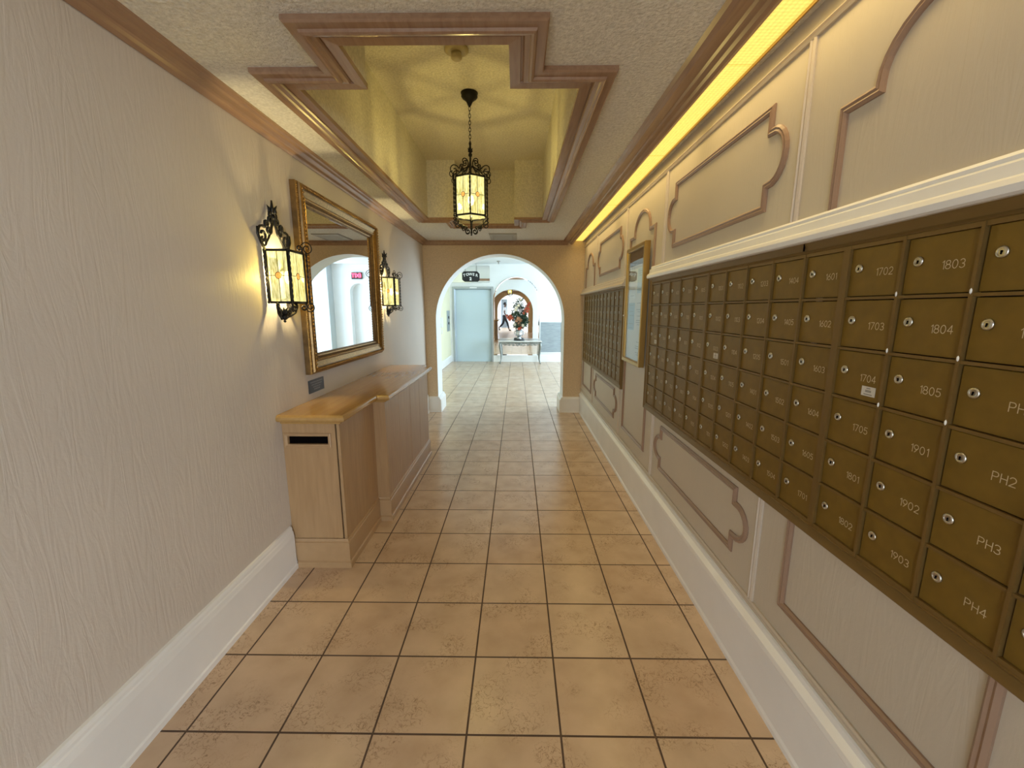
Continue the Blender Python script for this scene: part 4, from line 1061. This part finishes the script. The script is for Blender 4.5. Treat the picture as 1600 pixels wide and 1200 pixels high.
def at(px, pz, dy=-.10): return (VX + px, VY + dy, TZ + pz)
for p_, r_ in (((.215, .88), .07), ((.255, .96), .06), ((.17, .82), .065), ((.22, .79), .06), ((.29, 1.02), .05), ((.13, .75), .055), ((.26, .86), .05)): blossom(at(*p_), r_, M['orange'], 6, (rnd.uniform(-.4, .4), -1, .4))
for p_, r_ in (((-.24, .66), .07), ((-.30, .62), .06), ((-.19, .61), .065), ((-.26, .57), .055), ((-.34, .68), .045), ((.0, .33), .06), ((.05, .36), .05)): blossom(at(*p_), r_, M['orange'], 6, (rnd.uniform(-.5, .2), -1, .3))
for p_, r_ in (((-.07, .90), .06), ((-.02, .96), .05), ((-.10, .84), .055), ((.04, 1.12), .045), ((.10, .42), .055), ((-.12, .44), .05)): blossom(at(*p_), r_, M['cream'], 7, (rnd.uniform(-.3, .3), -1, .3))
for p_, r_ in (((-.02, .60), .075), ((.04, .56), .065), ((-.07, .55), .06), ((.0, .46), .06)): blossom(at(*p_), r_, M['peach'], 8, (rnd.uniform(-.3, .3), -1, .2))

# ------------------------------------------------------------------ windows and rear door
def window_x(name, x, y0, y1, z0, z1, mull):
    t = thing(name, (x, (y0 + y1) / 2, z0), '', ''); del t['label']; del t['category']; t['kind'] = 'structure'
    b = MB()
    for (a, c_) in ((y0, y0 + .05), (y1 - .05, y1)): b.box(x, x + .06, a, c_, z0, z1)
    b.box(x, x + .06, y0, y1, z0, z0 + .05); b.box(x, x + .06, y0, y1, z1 - .05, z1)
    for k in range(1, mull): yy = y0 + (y1 - y0) * k / mull; b.box(x, x + .06, yy - .025, yy + .025, z0, z1)
    b.build('window_frame', M['steel'], t)
    b = MB(); b.faces([(x + .03, y0 + .02, z0 + .02), (x + .03, y1 - .02, z0 + .02), (x + .03, y1 - .02, z1 - .02), (x + .03, y0 + .02, z1 - .02)], [(0, 1, 2, 3)]); b.build('window_pane', M['windowglass'], t, normals=False)
def window_y(name, y, x0, x1, z0, z1, mull):
    t = thing(name, ((x0 + x1) / 2, y, z0), '', ''); del t['label']; del t['category']; t['kind'] = 'structure'
    b = MB()
    for (a, c_) in ((x0, x0 + .05), (x1 - .05, x1)): b.box(a, c_, y, y + .06, z0, z1)
    b.box(x0, x1, y, y + .06, z0, z0 + .05); b.box(x0, x1, y, y + .06, z1 - .05, z1)
    for k in range(1, mull): xx = x0 + (x1 - x0) * k / mull; b.box(xx - .025, xx + .025, y, y + .06, z0, z1)
    b.build('window_frame', M['steel'], t)
    b = MB(); b.faces([(x0 + .02, y + .03, z0 + .02), (x1 - .02, y + .03, z0 + .02), (x1 - .02, y + .03, z1 - .02), (x0 + .02, y + .03, z1 - .02)], [(0, 1, 2, 3)]); b.build('window_pane', M['windowglass'], t, normals=False)
window_x('window_1', LX1 + .05, 6.9, 11.4, .3, 2.5, 4)
window_y('window_2', -6.95, 1.25, 3.65, .2, 2.55, 2)
window_y('window_3', -6.95, -3.75, -2.0, .2, 2.55, 2)
t = thing('door_2', (-.92, -6.85, 0), '', ''); del t['label']; del t['category']; t['kind'] = 'structure'
b = MB(); b.box(-1.13, -.71, -6.90, -6.86, 0.005, 2.04); b.build('door_leaf', M['doorgrey'], t)
b = MB(); b.mould([(-.71, 0), (-.71, 2.04), (-1.13, 2.04), (-1.13, 0)], XZ(-6.80, 1), [(0, -.1), (0, .01), (.05, .01), (.05, 0)][::1]); b.build('door_frame', M['doorgrey'], t)
b = MB(); b.ball((-.76, -6.84, 1.0), .025, None, 1); b.build('door_handle', M['steel'], t)

# ------------------------------------------------------------------ person walking past the entrance (seen in the arched mirror)
PXp, PYp = -.80, -2.75
t = thing('person', (PXp, PYp, 0), 'person in white shirt and black trousers walking past, reflected in the arched mirror', 'person')
def skin(name, m, chains, parent, sub=1, root=0):
    bm = bmesh.new(); sl = bm.verts.layers.skin.verify(); vmap = {}
    def V(p, r):
        key = tuple(round(c_, 4) for c_ in p)
        if key not in vmap:
            v = bm.verts.new((p[0] + PXp, p[1] + PYp, p[2])); v[sl].radius = (r, r) if not isinstance(r, tuple) else r; vmap[key] = v
            if len(vmap) == 1: v[sl].use_root = True
        return vmap[key]
    for ch_ in chains:
        prev = None
        for p, r in ch_:
            v = V(p, r)
            if prev and prev != v:
                try: bm.edges.new((prev, v))
                except ValueError: pass
            prev = v
    me = bpy.data.meshes.new(name); bm.to_mesh(me); bm.free(); me.materials.append(m)
    o = bpy.data.objects.new(name, me); COL.objects.link(o); o.parent = parent; o.matrix_parent_inverse = Matrix.Translation(-parent.location)
    md = o.modifiers.new('skin', 'SKIN'); md.use_smooth_shade = True; o.modifiers.new('sub', 'SUBSURF').levels = sub; o.modifiers['sub'].render_levels = sub
    return o
# walking towards +x; right side of the body is -y
hip, chest, neck = (0.01, 0, 1.03), (.03, 0, 1.28), (.04, 0, 1.47)
hr, hl = (.035, -.085, .82), (.0, .085, .82)
shr, shl = (.03, -.19, 1.42), (.03, .19, 1.42)
kf, af, tf = (.20, -.09, .50), (.30, -.09, .11), (.43, -.10, .06)
kb, ab, tb = (-.06, .09, .50), (-.32, .09, .22), (-.25, .09, .09)
er, wr = (-.03, -.25, 1.13), (.10, -.27, .92)
el, wl = (.02, .25, 1.13), (.16, .24, .97)
body = skin('body', M['skin'], [
    [(hip, .105), (chest, .12), ((.035, 0, 1.40), .11), (neck, .058), ((.055, 0, 1.54), .055), ((.070, 0, 1.60), .080), ((.068, 0, 1.67), .092), ((.06, 0, 1.73), .060)],
    [((.070, 0, 1.60), .080), ((.135, 0, 1.585), .030)],
    [((.068, 0, 1.67), .092), ((.160, 0, 1.635), .014)],
    [((.035, 0, 1.40), .11), (shr, .058), (er, .042), (wr, .028), ((.125, -.27, .87), .032)],
    [((.035, 0, 1.40), .11), (shl, .058), (el, .042), (wl, .028), ((.20, .235, .935), .032)],
    [(hip, .105), (hr, .075), (kf, .058), (af, .038), ((.34, -.095, .05), .034), (tf, .028)],
    [(hip, .105), (hl, .075), (kb, .058), (ab, .038), ((-.33, .09, .15), .032), (tb, .028)],
], t)
for (w_, dirx) in (((.125, -.27, .87), .02), ((.20, .235, .935), .05)):
    for k in range(5):
        yy = w_[1] + (k - 1.5) * .016 if k < 4 else w_[1] + .02
        L = (.045, .052, .048, .038, .030)[k]
        skin('finger' if k < 4 else 'thumb', M['skin'], [[((w_[0] + (.0 if k < 4 else .03), yy, w_[2] - (.02 if k < 4 else -.01)), .009), ((w_[0] + dirx * .4 + (.0 if k < 4 else .03), yy, w_[2] - .02 - L * .6), .008), ((w_[0] + dirx, yy, w_[2] - .02 - L * 1.2), .006)]], t, 1)
skin('shirt', M['shirt'], [
    [((.015, 0, .88), .145), ((.02, 0, 1.08), .134), (chest, .145), ((.035, 0, 1.40), .128), ((.04, 0, 1.46), .075)],
    [((.035, 0, 1.40), .128), (shr, .078), ((.0, -.225, 1.26), .066)],
    [((.035, 0, 1.40), .128), (shl, .078), ((.02, .225, 1.26), .066)]], t)
skin('trousers', M['trousers'], [
    [(hip, .122), ((.015, 0, 1.14), .10)],
    [(hip, .122), (hr, .092), (kf, .076), ((.285, -.09, .15), .058)],
    [(hip, .122), (hl, .092), (kb, .076), ((-.28, .09, .25), .058)]], t)
for nm, a, c_, d in (('shoe', (.285, -.092, .055), (.37, -.096, .045), (.45, -.10, .035)), ('shoe', (-.345, .09, .17), (-.31, .09, .10), (-.25, .09, .045))):
    skin(nm, M['shoe'], [[(a, .056), (c_, .052), (d, .042)]], t)
b = MB()
b.ball((PXp + .045, PYp, 1.705), .108, None, 3, (1.02, .86, .92))
for v in b.bm.verts:
    if v.co.x > PXp + .10 and v.co.z < 1.735: v.co.x = PXp + .10
b.build('hair', M['hair'], t)
for s_ in (-1, 1):
    b = MB(); b.ball((PXp + .065, PYp + s_ * .088, 1.65), .024, None, 1, (.7, .4, 1.1)); b.build('ear', M['skin'], t)
    b = MB(); b.ball((PXp + .150, PYp + s_ * .032, 1.665), .011, None, 1); b.build('eye', M['hair'], t)
